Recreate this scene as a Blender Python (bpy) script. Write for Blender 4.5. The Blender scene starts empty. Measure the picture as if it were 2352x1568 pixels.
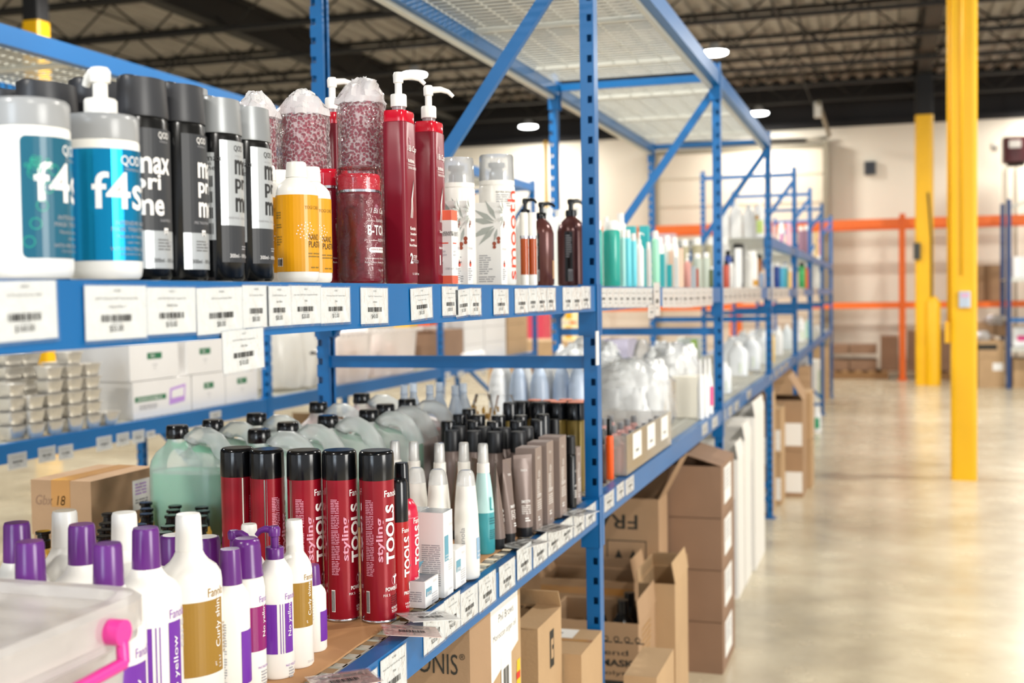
import bpy, bmesh, math, random
from mathutils import Vector, Matrix
R = math.radians
C = bpy.context.scene.collection
random.seed(7)
# ---------------------------------------------------------------- camera
EYE = 1.45
YAW, PITCH, ROLL, FPX, CX, CY = R(17.24), R(-2.185), R(-0.843), 2775.0, 1176.0, 784.0
fw = Vector((-math.sin(YAW)*math.cos(PITCH), math.cos(YAW)*math.cos(PITCH), math.sin(PITCH)))
rt = Vector((math.cos(YAW), math.sin(YAW), 0)); up = rt.cross(fw)
rt, up = rt*math.cos(ROLL)+up*math.sin(ROLL), -rt*math.sin(ROLL)+up*math.cos(ROLL)
CAM = Vector((0, 0, EYE))
cd = bpy.data.cameras.new('camera'); cam = bpy.data.objects.new('camera', cd); C.objects.link(cam)
cam.matrix_world = Matrix(((rt.x, up.x, -fw.x, 0), (rt.y, up.y, -fw.y, 0), (rt.z, up.z, -fw.z, EYE), (0, 0, 0, 1)))
cd.sensor_width = 36; cd.lens = FPX/2352*36; cd.clip_start = .05; cd.clip_end = 200
cd.dof.use_dof = True; cd.dof.focus_distance = 1.85; cd.dof.aperture_fstop = 4.6
bpy.context.scene.camera = cam
def at(x, y, X=None, Y=None, Z=None, D=None):
    d = fw+rt*((x-CX)/FPX)-up*((y-CY)/FPX)
    t = X/d.x if X is not None else Y/d.y if Y is not None else (Z-EYE)/d.z if Z is not None else D
    return CAM+d*t
def depth(p): return (Vector(p)-CAM).dot(fw)
# ---------------------------------------------------------------- world, exposure
sc = bpy.context.scene
w = bpy.data.worlds.new('hall_light'); sc.world = w; w.use_nodes = True
w.node_tree.nodes['Background'].inputs[0].default_value = (.93, .96, 1, 1)
w.node_tree.nodes['Background'].inputs[1].default_value = .95
vs = sc.view_settings; vs.view_transform = 'Standard'; vs.look = 'None'; vs.gamma = 1; vs.use_curve_mapping = False
vs.exposure = 0.05
sc.cycles.transparent_max_bounces = 32
def area(name, loc, rot, sx, sy, power, col):
    l = bpy.data.lights.new(name, 'AREA'); l.shape = 'RECTANGLE'; l.size = sx; l.size_y = sy; l.energy = power; l.color = col
    o = bpy.data.objects.new(name, l); C.objects.link(o); o.location = loc; o.rotation_euler = rot; return o
# added light for assumed daylight behind the camera; added area light across the hall
area('assumed_rear_daylight', (-1.6, -7.5, 2.6), (R(80), 0, 0), 3.0, 3.6, 330, (.78, .89, 1))
area('side_area_light', (11, -1.5, 3.0), (R(74), 0, R(78)), 4.5, 4.0, 960, (1, .975, .92))
# ---------------------------------------------------------------- materials
def lin(c):
    if isinstance(c, str): c = [int(c[i:i+2], 16)/255 for i in (0, 2, 4)]
    return [x/12.92 if x <= .04045 else ((x+.055)/1.055)**2.4 for x in c]
MATS = {}
def pm(name, col, rough=.5, metal=0, alpha=1, noise=0, nscale=8, bump=0, bscale=40, trans=0, coat=0, stretch=None, emit=0, ior=1.45):
    if name in MATS: return MATS[name]
    m = bpy.data.materials.new(name); m.use_nodes = True; MATS[name] = m
    nt = m.node_tree; b = nt.nodes['Principled BSDF']; c = lin(col)+[1]
    b.inputs['Base Color'].default_value = c; b.inputs['Roughness'].default_value = rough
    b.inputs['Metallic'].default_value = metal; b.inputs['Alpha'].default_value = alpha
    b.inputs['Transmission Weight'].default_value = trans; b.inputs['Coat Weight'].default_value = coat; b.inputs['IOR'].default_value = ior
    if emit: b.inputs['Emission Color'].default_value = c; b.inputs['Emission Strength'].default_value = emit
    if noise or bump:
        tc = nt.nodes.new('ShaderNodeTexCoord'); mp = nt.nodes.new('ShaderNodeMapping'); nt.links.new(tc.outputs['Object'], mp.inputs[0])
        if stretch: mp.inputs['Scale'].default_value = stretch
    if noise:
        n = nt.nodes.new('ShaderNodeTexNoise'); n.inputs['Scale'].default_value = nscale; n.inputs['Detail'].default_value = 5
        nt.links.new(mp.outputs[0], n.inputs[0])
        mx = nt.nodes.new('ShaderNodeMix'); mx.data_type = 'RGBA'
        rr = nt.nodes.new('ShaderNodeMapRange'); rr.inputs[1].default_value = .3; rr.inputs[2].default_value = .7
        nt.links.new(n.outputs[0], rr.inputs[0]); nt.links.new(rr.outputs[0], mx.inputs[0])
        mx.inputs[6].default_value = [x*(1-noise) for x in c[:3]]+[1]; mx.inputs[7].default_value = [min(1, x*(1+noise)) for x in c[:3]]+[1]
        nt.links.new(mx.outputs[2], b.inputs['Base Color'])
    if bump:
        n2 = nt.nodes.new('ShaderNodeTexNoise'); n2.inputs['Scale'].default_value = bscale; n2.inputs['Detail'].default_value = 3
        nt.links.new(mp.outputs[0], n2.inputs[0]); bp = nt.nodes.new('ShaderNodeBump'); bp.inputs['Strength'].default_value = bump; bp.inputs['Distance'].default_value = .01
        nt.links.new(n2.outputs[0], bp.inputs['Height']); nt.links.new(bp.outputs[0], b.inputs['Normal'])
    return m
def film(name, col, haze, rough=.15, bump=.6, bscale=60, cells=False, spec=.5, soft=0):
    # clear or milky plastic film: part transparent, part scattering, with a glossy coat
    if name in MATS: return MATS[name]
    m = bpy.data.materials.new(name); m.use_nodes = True; MATS[name] = m; nt = m.node_tree; N = nt.nodes
    for n in list(N): N.remove(n)
    out = N.new('ShaderNodeOutputMaterial'); tr = N.new('ShaderNodeBsdfTransparent'); tr.inputs[0].default_value = (.97, .98, .99, 1)
    df = N.new('ShaderNodeBsdfDiffuse'); df.inputs[0].default_value = lin(col)+[1]; tl = N.new('ShaderNodeBsdfTranslucent'); tl.inputs[0].default_value = lin(col)+[1]
    a = N.new('ShaderNodeMixShader'); a.inputs[0].default_value = .45; nt.links.new(df.outputs[0], a.inputs[1]); nt.links.new(tl.outputs[0], a.inputs[2])
    b = N.new('ShaderNodeMixShader'); b.inputs[0].default_value = haze; nt.links.new(tr.outputs[0], b.inputs[1]); nt.links.new(a.outputs[0], b.inputs[2])
    gl = N.new('ShaderNodeBsdfGlossy'); gl.inputs[0].default_value = (1, 1, 1, 1); gl.inputs['Roughness'].default_value = rough
    lw = N.new('ShaderNodeFresnel'); lw.inputs[0].default_value = 1.3+spec*.4
    c = N.new('ShaderNodeMixShader'); nt.links.new(lw.outputs[0], c.inputs[0]); nt.links.new(b.outputs[0], c.inputs[1]); nt.links.new(gl.outputs[0], c.inputs[2])
    if bump:
        tc = N.new('ShaderNodeTexCoord')
        if cells: t = N.new('ShaderNodeTexVoronoi'); t.inputs['Scale'].default_value = bscale; o = t.outputs['Distance']; rr = N.new('ShaderNodeMapRange'); rr.inputs[1].default_value = .42; rr.inputs[2].default_value = .78; rr.inputs[3].default_value = haze*.35; rr.inputs[4].default_value = min(1, haze*2.4); nt.links.new(o, rr.inputs[0]); nt.links.new(rr.outputs[0], b.inputs[0])
        else: t = N.new('ShaderNodeTexNoise'); t.inputs['Scale'].default_value = bscale; t.inputs['Detail'].default_value = 4; o = t.outputs[0]
        nt.links.new(tc.outputs['Object'], t.inputs[0]); bp = N.new('ShaderNodeBump'); bp.inputs['Strength'].default_value = bump; bp.inputs['Distance'].default_value = .01
        nt.links.new(o, bp.inputs['Height']); nt.links.new(bp.outputs[0], gl.inputs['Normal']); 
        if not soft: nt.links.new(bp.outputs[0], df.inputs['Normal'])
        nt.links.new(bp.outputs[0], lw.inputs['Normal']) # nt.links.new(bp.outputs[0], lw.inputs['Normal'])
    nt.links.new(c.outputs[0], out.inputs[0]); return m
BLUE = pm('rack_blue_paint', '005f9e', .34, noise=.06, nscale=3)
GALV = pm('galvanized_wire', 'c9c9c0', .35, metal=.15)
YEL = pm('yellow_paint', 'eeb600', .42, noise=.05, nscale=2)
ORG = pm('orange_paint', 'f5731c', .4)
BLK = pm('black_plastic', '0b0c0f', .16)
BLKM = pm('black_satin', '15161a', .38)
WHT = pm('white_plastic', 'eeece6', .3)
WHTM = pm('white_card', 'e9e8e6', .55)
PAPER = pm('paper', 'efeeea', .45)
INK = pm('ink', '262524', .6)
INKG = pm('grey_ink', '6e6e6e', .6)
CARD = pm('cardboard', 'a58667', .8, noise=.07, nscale=5, bump=.08, bscale=120)
CARD2 = pm('cardboard_light', 'b69772', .8, noise=.07, nscale=5, bump=.08, bscale=120)
CARD3 = pm('cardboard_dark', '8d705a', .8, noise=.08, nscale=5)
TAPE = pm('packing_tape', 'b4844c', .2)
# ---------------------------------------------------------------- mesh kit
def superr(th, a, b, e):
    c, s = abs(math.cos(th)), abs(math.sin(th)); return ((c/a)**e+(s/b)**e)**(-1/e)
class M:
    def __init__(s): s.v = []; s.f = []; s.m = []; s.sm = []
    def add(s, vs, fs, mi=0, smooth=False):
        o = len(s.v); s.v += [tuple(v) for v in vs]; s.f += [[i+o for i in f] for f in fs]; s.m += [mi]*len(fs); s.sm += [smooth]*len(fs); return s
    def box(s, x0, y0, z0, x1, y1, z1, mi=0):
        return s.add([(x0, y0, z0), (x1, y0, z0), (x1, y1, z0), (x0, y1, z0), (x0, y0, z1), (x1, y0, z1), (x1, y1, z1), (x0, y1, z1)],
            [(0, 3, 2, 1), (4, 5, 6, 7), (0, 1, 5, 4), (1, 2, 6, 5), (2, 3, 7, 6), (3, 0, 4, 7)], mi)
    def hexa(s, p, mi=0):   # eight corners, bottom ring then top ring
        return s.add(p, [(0, 3, 2, 1), (4, 5, 6, 7), (0, 1, 5, 4), (1, 2, 6, 5), (2, 3, 7, 6), (3, 0, 4, 7)], mi)
    def loft(s, secs, n=36, mi=0, cx=0, cy=0, caps=(1, 1), sharp=()):  # secs: (z, a[, b[, e]])
        secs = [(q+(q[1], 2))[:4] if len(q) == 2 else (q+(2,))[:4] if len(q) == 3 else q for q in secs]
        o = len(s.v)
        for z, a, b, e in secs:
            for k in range(n):
                th = 2*math.pi*k/n; r = superr(th, max(a, 1e-5), max(b, 1e-5), e); s.v.append((cx+r*math.cos(th), cy+r*math.sin(th), z))
        L = len(secs)
        for i in range(L-1):
            for k in range(n):
                j = (k+1) % n; s.f.append([o+i*n+k, o+i*n+j, o+(i+1)*n+j, o+(i+1)*n+k]); s.m.append(mi); s.sm.append(True)
        if caps[0]: s.f.append([o+k for k in reversed(range(n))]); s.m.append(mi); s.sm.append(False)
        if caps[1]: s.f.append([o+(L-1)*n+k for k in range(n)]); s.m.append(mi); s.sm.append(False)
        return s
    def tube(s, pts, r, n=8, mi=0, caps=True, sq=1):
        pts = [Vector(p) for p in pts]; rs = r if isinstance(r, (list, tuple)) else [r]*len(pts); o = len(s.v); ref = Vector((0, 0, 1))
        for i, p in enumerate(pts):
            d = (pts[min(i+1, len(pts)-1)]-pts[max(i-1, 0)]).normalized(); a = ref if abs(d.dot(ref)) < .95 else Vector((1, 0, 0))
            u = d.cross(a).normalized(); v = u.cross(d)
            for k in range(n):
                t = 2*math.pi*(k+.5)/n; s.v.append(tuple(p+u*math.cos(t)*rs[i]+v*math.sin(t)*rs[i]*sq))
        for i in range(len(pts)-1):
            for k in range(n):
                j = (k+1) % n; s.f.append([o+i*n+k, o+(i+1)*n+k, o+(i+1)*n+j, o+i*n+j]); s.m.append(mi); s.sm.append(n > 5)
        if caps:
            s.f.append([o+k for k in range(n)]); s.f.append([o+(len(pts)-1)*n+k for k in reversed(range(n))]); s.m += [mi]*2; s.sm += [False]*2
        return s
    def obj(s, name, mats, parent=None, loc=(0, 0, 0), rz=0, auto=True):
        me = bpy.data.meshes.new(name); me.from_pydata(s.v, [], s.f)
        for m in (mats if isinstance(mats, (list, tuple)) else [mats]): me.materials.append(m)
        me.polygons.foreach_set('material_index', s.m); me.polygons.foreach_set('use_smooth', s.sm)
        if auto and any(s.sm):
            bm = bmesh.new(); bm.from_mesh(me)
            for e in bm.edges:
                if len(e.link_faces) == 2 and e.calc_face_angle(0) > R(38): e.smooth = False
            bm.to_mesh(me); bm.free()
        me.update(); o = bpy.data.objects.new(name, me); C.objects.link(o)
        o.location = loc; o.rotation_euler = (0, 0, rz)
        if parent: o.parent = parent
        return o
def thing(name, label, cat, loc=(0, 0, 0), rz=0, group=None):
    o = bpy.data.objects.new(name, None); o.empty_display_size = .05; C.objects.link(o); o.location = loc; o.rotation_euler = (0, 0, rz)
    o['label'] = label; o['category'] = cat
    if group: o['group'] = group
    return o
def tag(o, label, cat, group=None, kind=None):
    if label: o['label'] = label; o['category'] = cat
    if group: o['group'] = group
    if kind: o['kind'] = kind
    return o
def struct(o): o['kind'] = 'structure'; return o
def dup(root, label, loc, rz=0, group=None, scale=None):
    r = root.copy(); C.objects.link(r); r.location = loc; r.rotation_euler = (0, 0, rz); r['label'] = label
    if scale: r.scale = scale
    if group: r['group'] = group
    for ch in list(root.children):
        c = ch.copy(); C.objects.link(c); c.parent = r
        for g in list(ch.children):
            d = g.copy(); C.objects.link(d); d.parent = c
    return r
# text outlines -> (verts, tris) in a unit-height box
TX = {}
def glyphs(body, bold=0, italic=0):
    k = (body, bold, italic)
    if k not in TX:
        cu = bpy.data.curves.new('t', 'FONT'); cu.body = body; cu.size = 1; cu.offset = bold; cu.shear = italic; cu.resolution_u = 3; cu.fill_mode = 'FRONT'
        ob = bpy.data.objects.new('t', cu); me = ob.to_mesh()
        vs = [tuple(v.co[:2]) for v in me.vertices]; fs = [list(p.vertices) for p in me.polygons]; ob.to_mesh_clear()
        bpy.data.objects.remove(ob); bpy.data.curves.remove(cu)
        x0 = min(v[0] for v in vs); x1 = max(v[0] for v in vs); y0 = min(v[1] for v in vs); y1 = max(v[1] for v in vs)
        TX[k] = ([(v[0]-x0, v[1]-y0) for v in vs], fs, x1-x0, y1-y0)
    return TX[k]
class Lab:   # a printed label: flat shapes in (u, v) laid on a surface by mapf(u, v, offset)
    def __init__(s, mapf, step=None): s.map = mapf; s.step = step; s.m = M(); s.mats = []
    def mi(s, m):
        if m not in s.mats: s.mats.append(m)
        return s.mats.index(m)
    def shape(s, pts, fs, m, off=.0004):
        if s.step:
            bm = bmesh.new(); vv = [bm.verts.new((p[0], p[1], 0)) for p in pts]
            for f in fs:
                try: bm.faces.new([vv[i] for i in f])
                except ValueError: pass
            u0 = min(p[0] for p in pts); u1 = max(p[0] for p in pts); n = int((u1-u0)/s.step)
            for k in range(1, n+1):
                bmesh.ops.bisect_plane(bm, geom=bm.verts[:]+bm.edges[:]+bm.faces[:], plane_co=(u0+(u1-u0)*k/(n+1), 0, 0), plane_no=(1, 0, 0))
            bm.verts.index_update(); pts = [(v.co.x, v.co.y) for v in bm.verts]; fs = [[v.index for v in f.verts] for f in bm.faces]; bm.free()
        s.m.add([s.map(p[0], p[1], off) for p in pts], fs, s.mi(m)); return s
    def rect(s, u0, v0, u1, v1, m, off=.0004, rows=1):
        if rows == 1: return s.shape([(u0, v0), (u1, v0), (u1, v1), (u0, v1)], [(0, 1, 2, 3)], m, off)
        for k in range(rows): s.rect(u0, v0+(v1-v0)*k/rows, u1, v0+(v1-v0)*(k+1)/rows, m, off)
        return s
    def ring(s, u, v, r0, r1, m, off=.0008, n=20):
        p = [(u+r*math.cos(2*math.pi*k/n), v+r*math.sin(2*math.pi*k/n)) for r in (r0, r1) for k in range(n)]
        return s.shape(p, [(k, (k+1) % n, n+(k+1) % n, n+k) for k in range(n)], m, off)
    def poly(s, pts, m, off=.0008): return s.shape(pts, [list(range(len(pts)))], m, off)
    def t(s, body, u, v, h, m, w=None, ax=0, rot=0, bold=0, italic=0, off=.0008):
        vs, fs, W, H = glyphs(body, bold, italic); ky = h/H; kx = w/W if w else ky; ca, sa = math.cos(rot), math.sin(rot)
        pts = []
        for x, y in vs:
            x = x*kx-ax*W*kx; y = y*ky; pts.append((u+x*ca-y*sa, v+x*sa+y*ca))
        return s.shape(pts, fs, m, off)
    def fine(s, u0, v1, w, rows, pitch, m, th=.45, off=.0008, ax=0, seed=1):
        rd = random.Random(seed)
        for k in range(rows):
            x = u0; e = u0+w*(1 if ax == 0 else rd.uniform(.6, 1))
            while x < e-pitch*.6:
                l = min(rd.uniform(1.2, 4.5)*pitch, e-x); s.rect(x, v1-(k+th)*pitch, x+l, v1-k*pitch, m, off); x += l+pitch*.5
        return s
    def bars(s, u0, v0, w, h, m, seed=3, off=.0008, n=24):
        rd = random.Random(seed); x = u0
        while x < u0+w:
            b = w/n*rd.choice((.4, .5, .8, 1.3)); s.rect(x, v0, min(x+b, u0+w), v0+h, m, off); x += b+w/n*rd.choice((.3, .5, .8))
        return s
    def obj(s, name='label', parent=None): return s.m.obj(name, s.mats, parent, auto=False)
def cyl(az, r, b=None, e=2, z=None):   # wrap around a (super)ellipse; r may be a function of height
    def f(u, v, off):
        rr = r(v) if callable(r) else r; bb = (rr*b/ (r(0) if callable(r) else r)) if b else rr
        th = az+(math.atan(u/rr) if e > 3 else u/((rr+bb)/2)); q = superr(th, rr, bb, e)+off; return (q*math.cos(th), q*math.sin(th), v)
    return f
def plane(o, U, V=(0, 0, 1)):
    o, U, V = Vector(o), Vector(U), Vector(V); n = U.cross(V).normalized()
    return lambda u, v, off: tuple(o+U*u+V*v+n*off)
FX = lambda x, y=0, z=0: plane((x, y, z), (0, 1, 0))     # face looking to +X (the aisle)
FY = lambda y, x=0, z=0: plane((x, y, z), (1, 0, 0))     # face looking to -Y (the camera end)
# ================================================================ THE SETTING
def floor_mat():
    m = bpy.data.materials.new('polished_concrete'); m.use_nodes = True; nt = m.node_tree; b = nt.nodes['Principled BSDF']
    tc = nt.nodes.new('ShaderNodeTexCoord'); n1 = nt.nodes.new('ShaderNodeTexNoise'); n1.inputs['Scale'].default_value = .55; n1.inputs['Detail'].default_value = 7; n1.inputs['Roughness'].default_value = .62
    n2 = nt.nodes.new('ShaderNodeTexNoise'); n2.inputs['Scale'].default_value = 4; n2.inputs['Detail'].default_value = 6
    for n in (n1, n2): nt.links.new(tc.outputs['Object'], n.inputs[0])
    cr = nt.nodes.new('ShaderNodeValToRGB'); cr.color_ramp.elements[0].position = .33; cr.color_ramp.elements[1].position = .68
    cr.color_ramp.elements[0].color = lin('ada086')+[1]; cr.color_ramp.elements[1].color = lin('d8ceb6')+[1]
    nt.links.new(n1.outputs[0], cr.inputs[0])
    mx = nt.nodes.new('ShaderNodeMix'); mx.data_type = 'RGBA'; mx.inputs[0].default_value = .25; mx.blend_type = 'OVERLAY'
    nt.links.new(cr.outputs[0], mx.inputs[6]); nt.links.new(n2.outputs[0], mx.inputs[7]); nt.links.new(mx.outputs[2], b.inputs['Base Color'])
    mr = nt.nodes.new('ShaderNodeMapRange'); mr.inputs[3].default_value = .16; mr.inputs[4].default_value = .34; nt.links.new(n2.outputs[0], mr.inputs[0]); nt.links.new(mr.outputs[0], b.inputs['Roughness'])
    return m
struct(M().box(-24, -9, -.2, 14, 22, 0).obj('floor', floor_mat()))
WALLW = pm('wall_cream_paint', 'efe8d8', .7, noise=.02, nscale=.6); WALLB = pm('black_paint', '17171a', .7)
struct(M().box(-24, 22, 0, 14, 22.2, 4.35).box(-24, 22, 4.35, 14, 22.2, 5.5, 1).obj('wall_back', [WALLW, WALLB]))
struct(M().box(-24, 21.93, 4.3, 14, 22, 4.4).obj('trim_1', WALLB))
struct(M().box(-24.2, -9, 0, -24, 22, 4.35).box(-24.2, -9, 4.35, -24, 22, 5.5, 1).obj('wall_left', [WALLW, WALLB]))
DECKM = pm('roof_deck_paint', '9f9b93', .75, noise=.1, nscale=1.5)
# corrugated roof deck, ribs along Y
m = M(); x = -24.0; pts = []
while x < 14: pts += [(x, 5.18), (x+.1, 5.18), (x+.13, 5.12), (x+.23, 5.12)]; x += .26
o = len(m.v); vs = [(p[0], yy, p[1]) for yy in (-9, 22) for p in pts]; n = len(pts)
m.add(vs, [(i, i+1, n+i+1, n+i) for i in range(n-1)]); m.box(-24, -9, 5.22, 14, 22, 5.27)
struct(m.obj('ceiling', DECKM))
JM = pm('joist_paint', '1c1a18', .6)
def joist(y, k):
    m = M(); h0, h1 = 4.62, 5.07
    for z in (h0, h1):
        m.box(-23.9, y-.05, z, 13.9, y-.012, z+.045).box(-23.9, y+.012, z, 13.9, y+.05, z+.045)
    x = -23.9+.3*(k % 2); up_ = True
    while x < 13.3:
        m.tube([(x, y, h0+.03 if up_ else h1+.02), (x+.55, y, h1+.02 if up_ else h0+.03)], .013, 5); x += .55; up_ = not up_
    struct(m.obj('trim_%d' % (k+2), JM))
ys = [-7+1.65*i for i in range(18)]
for k, y in enumerate(ys): joist(y, k)
for k, x in enumerate((-7.6, .55)):   # girders over the column rows
    struct(M().box(x-.1, -9, 5.08, x+.1, 22, 5.11).box(x-.015, -9, 4.72, x+.015, 22, 5.08).box(x-.1, -9, 4.69, x+.1, 22, 4.72).obj('trim_%d' % (k+30), JM))
struct(M().box(-5.5, -9, 4.72, -4.6, 22, 5.11).obj('trim_34', WALLB))   # dark duct run under the deck
# joist bridging rods
m = M()
for x in (-13, -9.5, -3, -1.2, 2.6, 4.8): m.tube([(x, -9, 4.64), (x, 22, 4.64)], .012, 5); m.tube([(x+.1, -9, 5.07), (x+.1, 22, 5.07)], .012, 5)
struct(m.obj('trim_33', JM))
# high bay lamps
LAMP = pm('lamp_lens', 'ffffff', .4, emit=14)
def highbay(x, y, z, lab):
    t = thing('high_bay_lamp', lab, 'lamp', (x, y, z), 0, 'high bay lamps under the roof')
    M().loft([(.016, .168), (.035, .15), (.06, .08), (.12, .06)], 24).obj('housing', pm('lamp_housing', '9a9a98', .4), t)
    M().loft([(-.014, .13), (-.006, .155), (.004, .163), (.016, .165)], 24).obj('lens', LAMP, t)
    M().tube([(0, 0, .17), (0, 0, 5.1-z)], .008, 6).obj('hanging_rod', JM, t)
    l = bpy.data.lights.new('lamp_glow', 'AREA'); l.shape = 'DISK'; l.size = .3; l.energy = 170 if y < 18 else 75; l.color = (1, .96, .89)
    lo = bpy.data.objects.new('lamp_glow', l); C.objects.link(lo); lo.location = (x, y, z-.04)
    return t
highbay(-2.07, 15.5, 4.47, 'glowing high bay lamp directly above the second blue post, nearer of the right pair')
highbay(-2.07, 21.0, 4.47, 'glowing high bay lamp above the third blue post, against the black wall band')
highbay(-6.15, 15.5, 4.47, 'glowing high bay lamp above the tall red pump bottles')
highbay(-6.15, 21.0, 4.47, 'glowing high bay lamp left of the blue rear post, farthest on the left')
for x, y in ((-2.07, 9.8), (-2.07, 4.2), (-6.15, 9.8), (-6.15, 4.2), (2.4, 4.2), (2.4, 9.8), (2.4, 15.5), (2.4, 21), (2.4, -2), (-2.07, -2)):  # assumed lamps out of view: added area lights without fixtures
    l = bpy.data.lights.new('lamp_glow', 'AREA'); l.shape = 'DISK'; l.size = .32; l.energy = 170 if y < 18 else 75; l.color = (1, .96, .89)
    lo = bpy.data.objects.new('lamp_glow', l); C.objects.link(lo); lo.location = (x, y, 4.43)
# columns
def column(x, y, w, lab, extra=None):
    t = thing('steel_column', lab, 'column', (x, y, 0))
    m = M(); h = w/2
    m.loft([(0, h*.98, h*.98, 7), (4.07, h*.98, h*.98, 7)], 40)
    m.obj('shaft', YEL, t)
    M().loft([(4.07, h*.96, h*.96, 7), (4.69, h*.96, h*.96, 7)], 40).obj('upper_shaft', WALLB, t)
    return t
COL = {}
c = column(.56, 9.78, .19, 'large yellow steel column standing in the aisle, in front of the other yellow column')
M().tube([(-.02, -.105, 1.55), (-.02, -.105, 4.6)], .008, 8).obj('conduit', YEL, c)
M().tube([(-.108, -.02, 1.2), (-.108, -.02, 4.9)], .014, 8).obj('conduit', YEL, c)
M().box(-.135, -.05, 1.04, -.097, .05, 1.2).obj('junction_box', YEL, c)
b = M().loft([(1.31, .04, .03, 6), (1.43, .04, .03, 6)], 24, cx=0, cy=-.125); sw = b.obj('switch_box', pm('switch_grey', 'b9c6d8', .4), c)
sw['label'] = 'pale grey switch box'
Lab(FY(-.156, 0, 1.31)).rect(-.028, .075, .028, .105, pm('pale_pink', 'd9a8c8', .5)).obj('sticker', sw)
c2 = column(.55, 19.4, .27, 'yellow steel column with a black upper part beside the orange rack upright')
M().loft([(0, .11, .11, 3), (1.25, .11, .11, 3), (1.34, .05, .05, 3)], 20, cx=.12, cy=-.1).obj('bollard_guard', YEL, c2)
M().box(-.16, -.2, 1.9, -.06, -.1, 2.15).obj('control_box', pm('dark_box', '3c3c34', .5), c2)
M().tube([(.1, -.15, 1.3), (.1, -.16, 2.2), (.05, -.16, 2.9)], .012, 6).obj('cable', BLKM, c2)
column(-7.6, 9.6, .19, 'yellow column with a black top seen through the wire deck at the far left')
tag(M().tube([(-5.72, 20.6, 0), (-5.72, 20.6, 4.15)], .035, 10).obj('standpipe', YEL), 'thin yellow pipe standing before the far wall beyond the black pump bottles', 'pipe')
# far wall fittings
dd = pm('door_panel', 'dfd6c4', .6)
m = M().box(-3.95, 21.9, 0, -1.05, 21.98, 3.95)
for z in (.5, 1, 1.5, 2, 2.5, 3, 3.5): m.box(-3.95, 21.885, z, -1.05, 21.9, z+.02, 1)
struct(m.obj('door_1', [dd, pm('door_seam', 'c4bba8', .6)]))
fr = pm('galvanised_dark', '8d8674', .5)
struct(M().box(-4.05, 21.7, 0, -3.95, 21.98, 4.0).box(-1.05, 21.7, 0, -.95, 21.98, 4.05).box(-4.05, 21.88, 3.95, -.95, 21.98, 4.02).obj('trim_35', fr))
p0 = at(1560, 325, Y=21.6); p1 = at(1850, 317, Y=21.6); p2 = at(1900, 312, Y=21.6)
for p in (p0, p1, p2): p.y = 21.85
t = thing('door_spring_shaft', 'dark horizontal shaft above the dock door', 'shaft', p0)
M().tube([(0, 0, 0), p1-p0], .035, 8).obj('spring', BLKM, t); M().tube([p1-p0, p2-p0], .03, 8).obj('shaft_end', fr, t)
a = at(1905, 312, Y=21.5); b = at(1880, 235, Y=20.2)
t = thing('ceiling_bracket', 'slanted tan arm with a white box rising from the dock door top to the ceiling', 'bracket', a)
M().tube([(0, 0, 0), b-a], .035, 6).obj('arm', fr, t)
q = at(1879, 252, Y=20.3)-a; M().box(q.x-.06, q.y-.05, q.z-.12, q.x+.05, q.y+.05, q.z+.12).obj('white_box', WHT, t)
p = at(1985, 402, Y=21.95); q = at(2012, 370, Y=21.95)
t = thing('wall_vent', 'small dark square louvre vent high on the far wall', 'vent', (p.x, 21.97, p.z))
m = M().box(0, -.05, 0, q.x-p.x, .02, q.z-p.z); m.obj('frame', pm('vent_grey', '7a7a76', .6), t)
m = M(); hh = q.z-p.z
for k in range(5): m.box(.02, -.07, .02+k*hh/5.4, q.x-p.x-.02, -.05, .02+k*hh/5.4+hh/8)
m.obj('louvres', pm('vent_dark', '2d3340', .5), t)
p = at(2333, 345, Y=21.2)
t = thing('unit_heater', 'dark red unit heater hanging high at the right edge', 'heater', p)
M().loft([(-.2, .2, .2, 6), (.2, .2, .2, 6)], 24).obj('casing', pm('heater_red', '5a2026', .4), t)
M().loft([(-.26, .12), (-.2, .16)], 20).obj('fan_guard', BLKM, t); M().box(-.12, -.215, .02, .06, -.2, .14).obj('bright_plate', WHT, t)
M().tube([(.2, 0, .2), (.2, 0, 1.5)], .03, 8).obj('hanger', BLKM, t)
M().loft([(0, .05), (.12, .05)], 12, cx=-.33).obj('lamp_head', WHT, t)
for k, px in enumerate((2312, 2335)):
    p = at(px, 400, Y=21.9); tag(M().tube([(p.x, 21.93, 0), (p.x, 21.93, 3.5)], .012, 6).obj('wall_conduit', fr), ('thin conduit on the far wall just left of the slim blue post', 'thin conduit on the far wall under the dark red heater')[k], 'conduit')
# orange pallet rack
t = thing('pallet_rack', 'orange pallet rack across the far end of the aisle', 'rack', (0, 20.3, 0))
for x in (-5.2, -2.45, .245, 3.0):
    m = M()
    for yy in (0, .95): m.box(x-.045, yy-.035, 0, x+.045, yy+.035, 2.66)
    m.box(x-.08, -.08, 0, x+.08, .08, .012); u = m.obj('upright', ORG, t)
    m = M()
    for z in (.3, 1.0, 1.7, 2.4): m.tube([(x, .03, z), (x, .92, z+.25)], .018, 4)
    m.obj('bracing', ORG, u)
for z, h in ((2.52, .13), (1.20, .09)):
    for yy in (-.045, .96):
        for x in (-5.2, -2.45, .245): M().box(x+.045, yy-.02, z-h/2, x+2.65 if x != -2.45 else x+2.65, yy+.02, z+h/2).box(x+.045, yy-.026, z-h/2+.02, x+2.65, yy+.026, z-h/2+.03).obj('beam', ORG, t)
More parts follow.
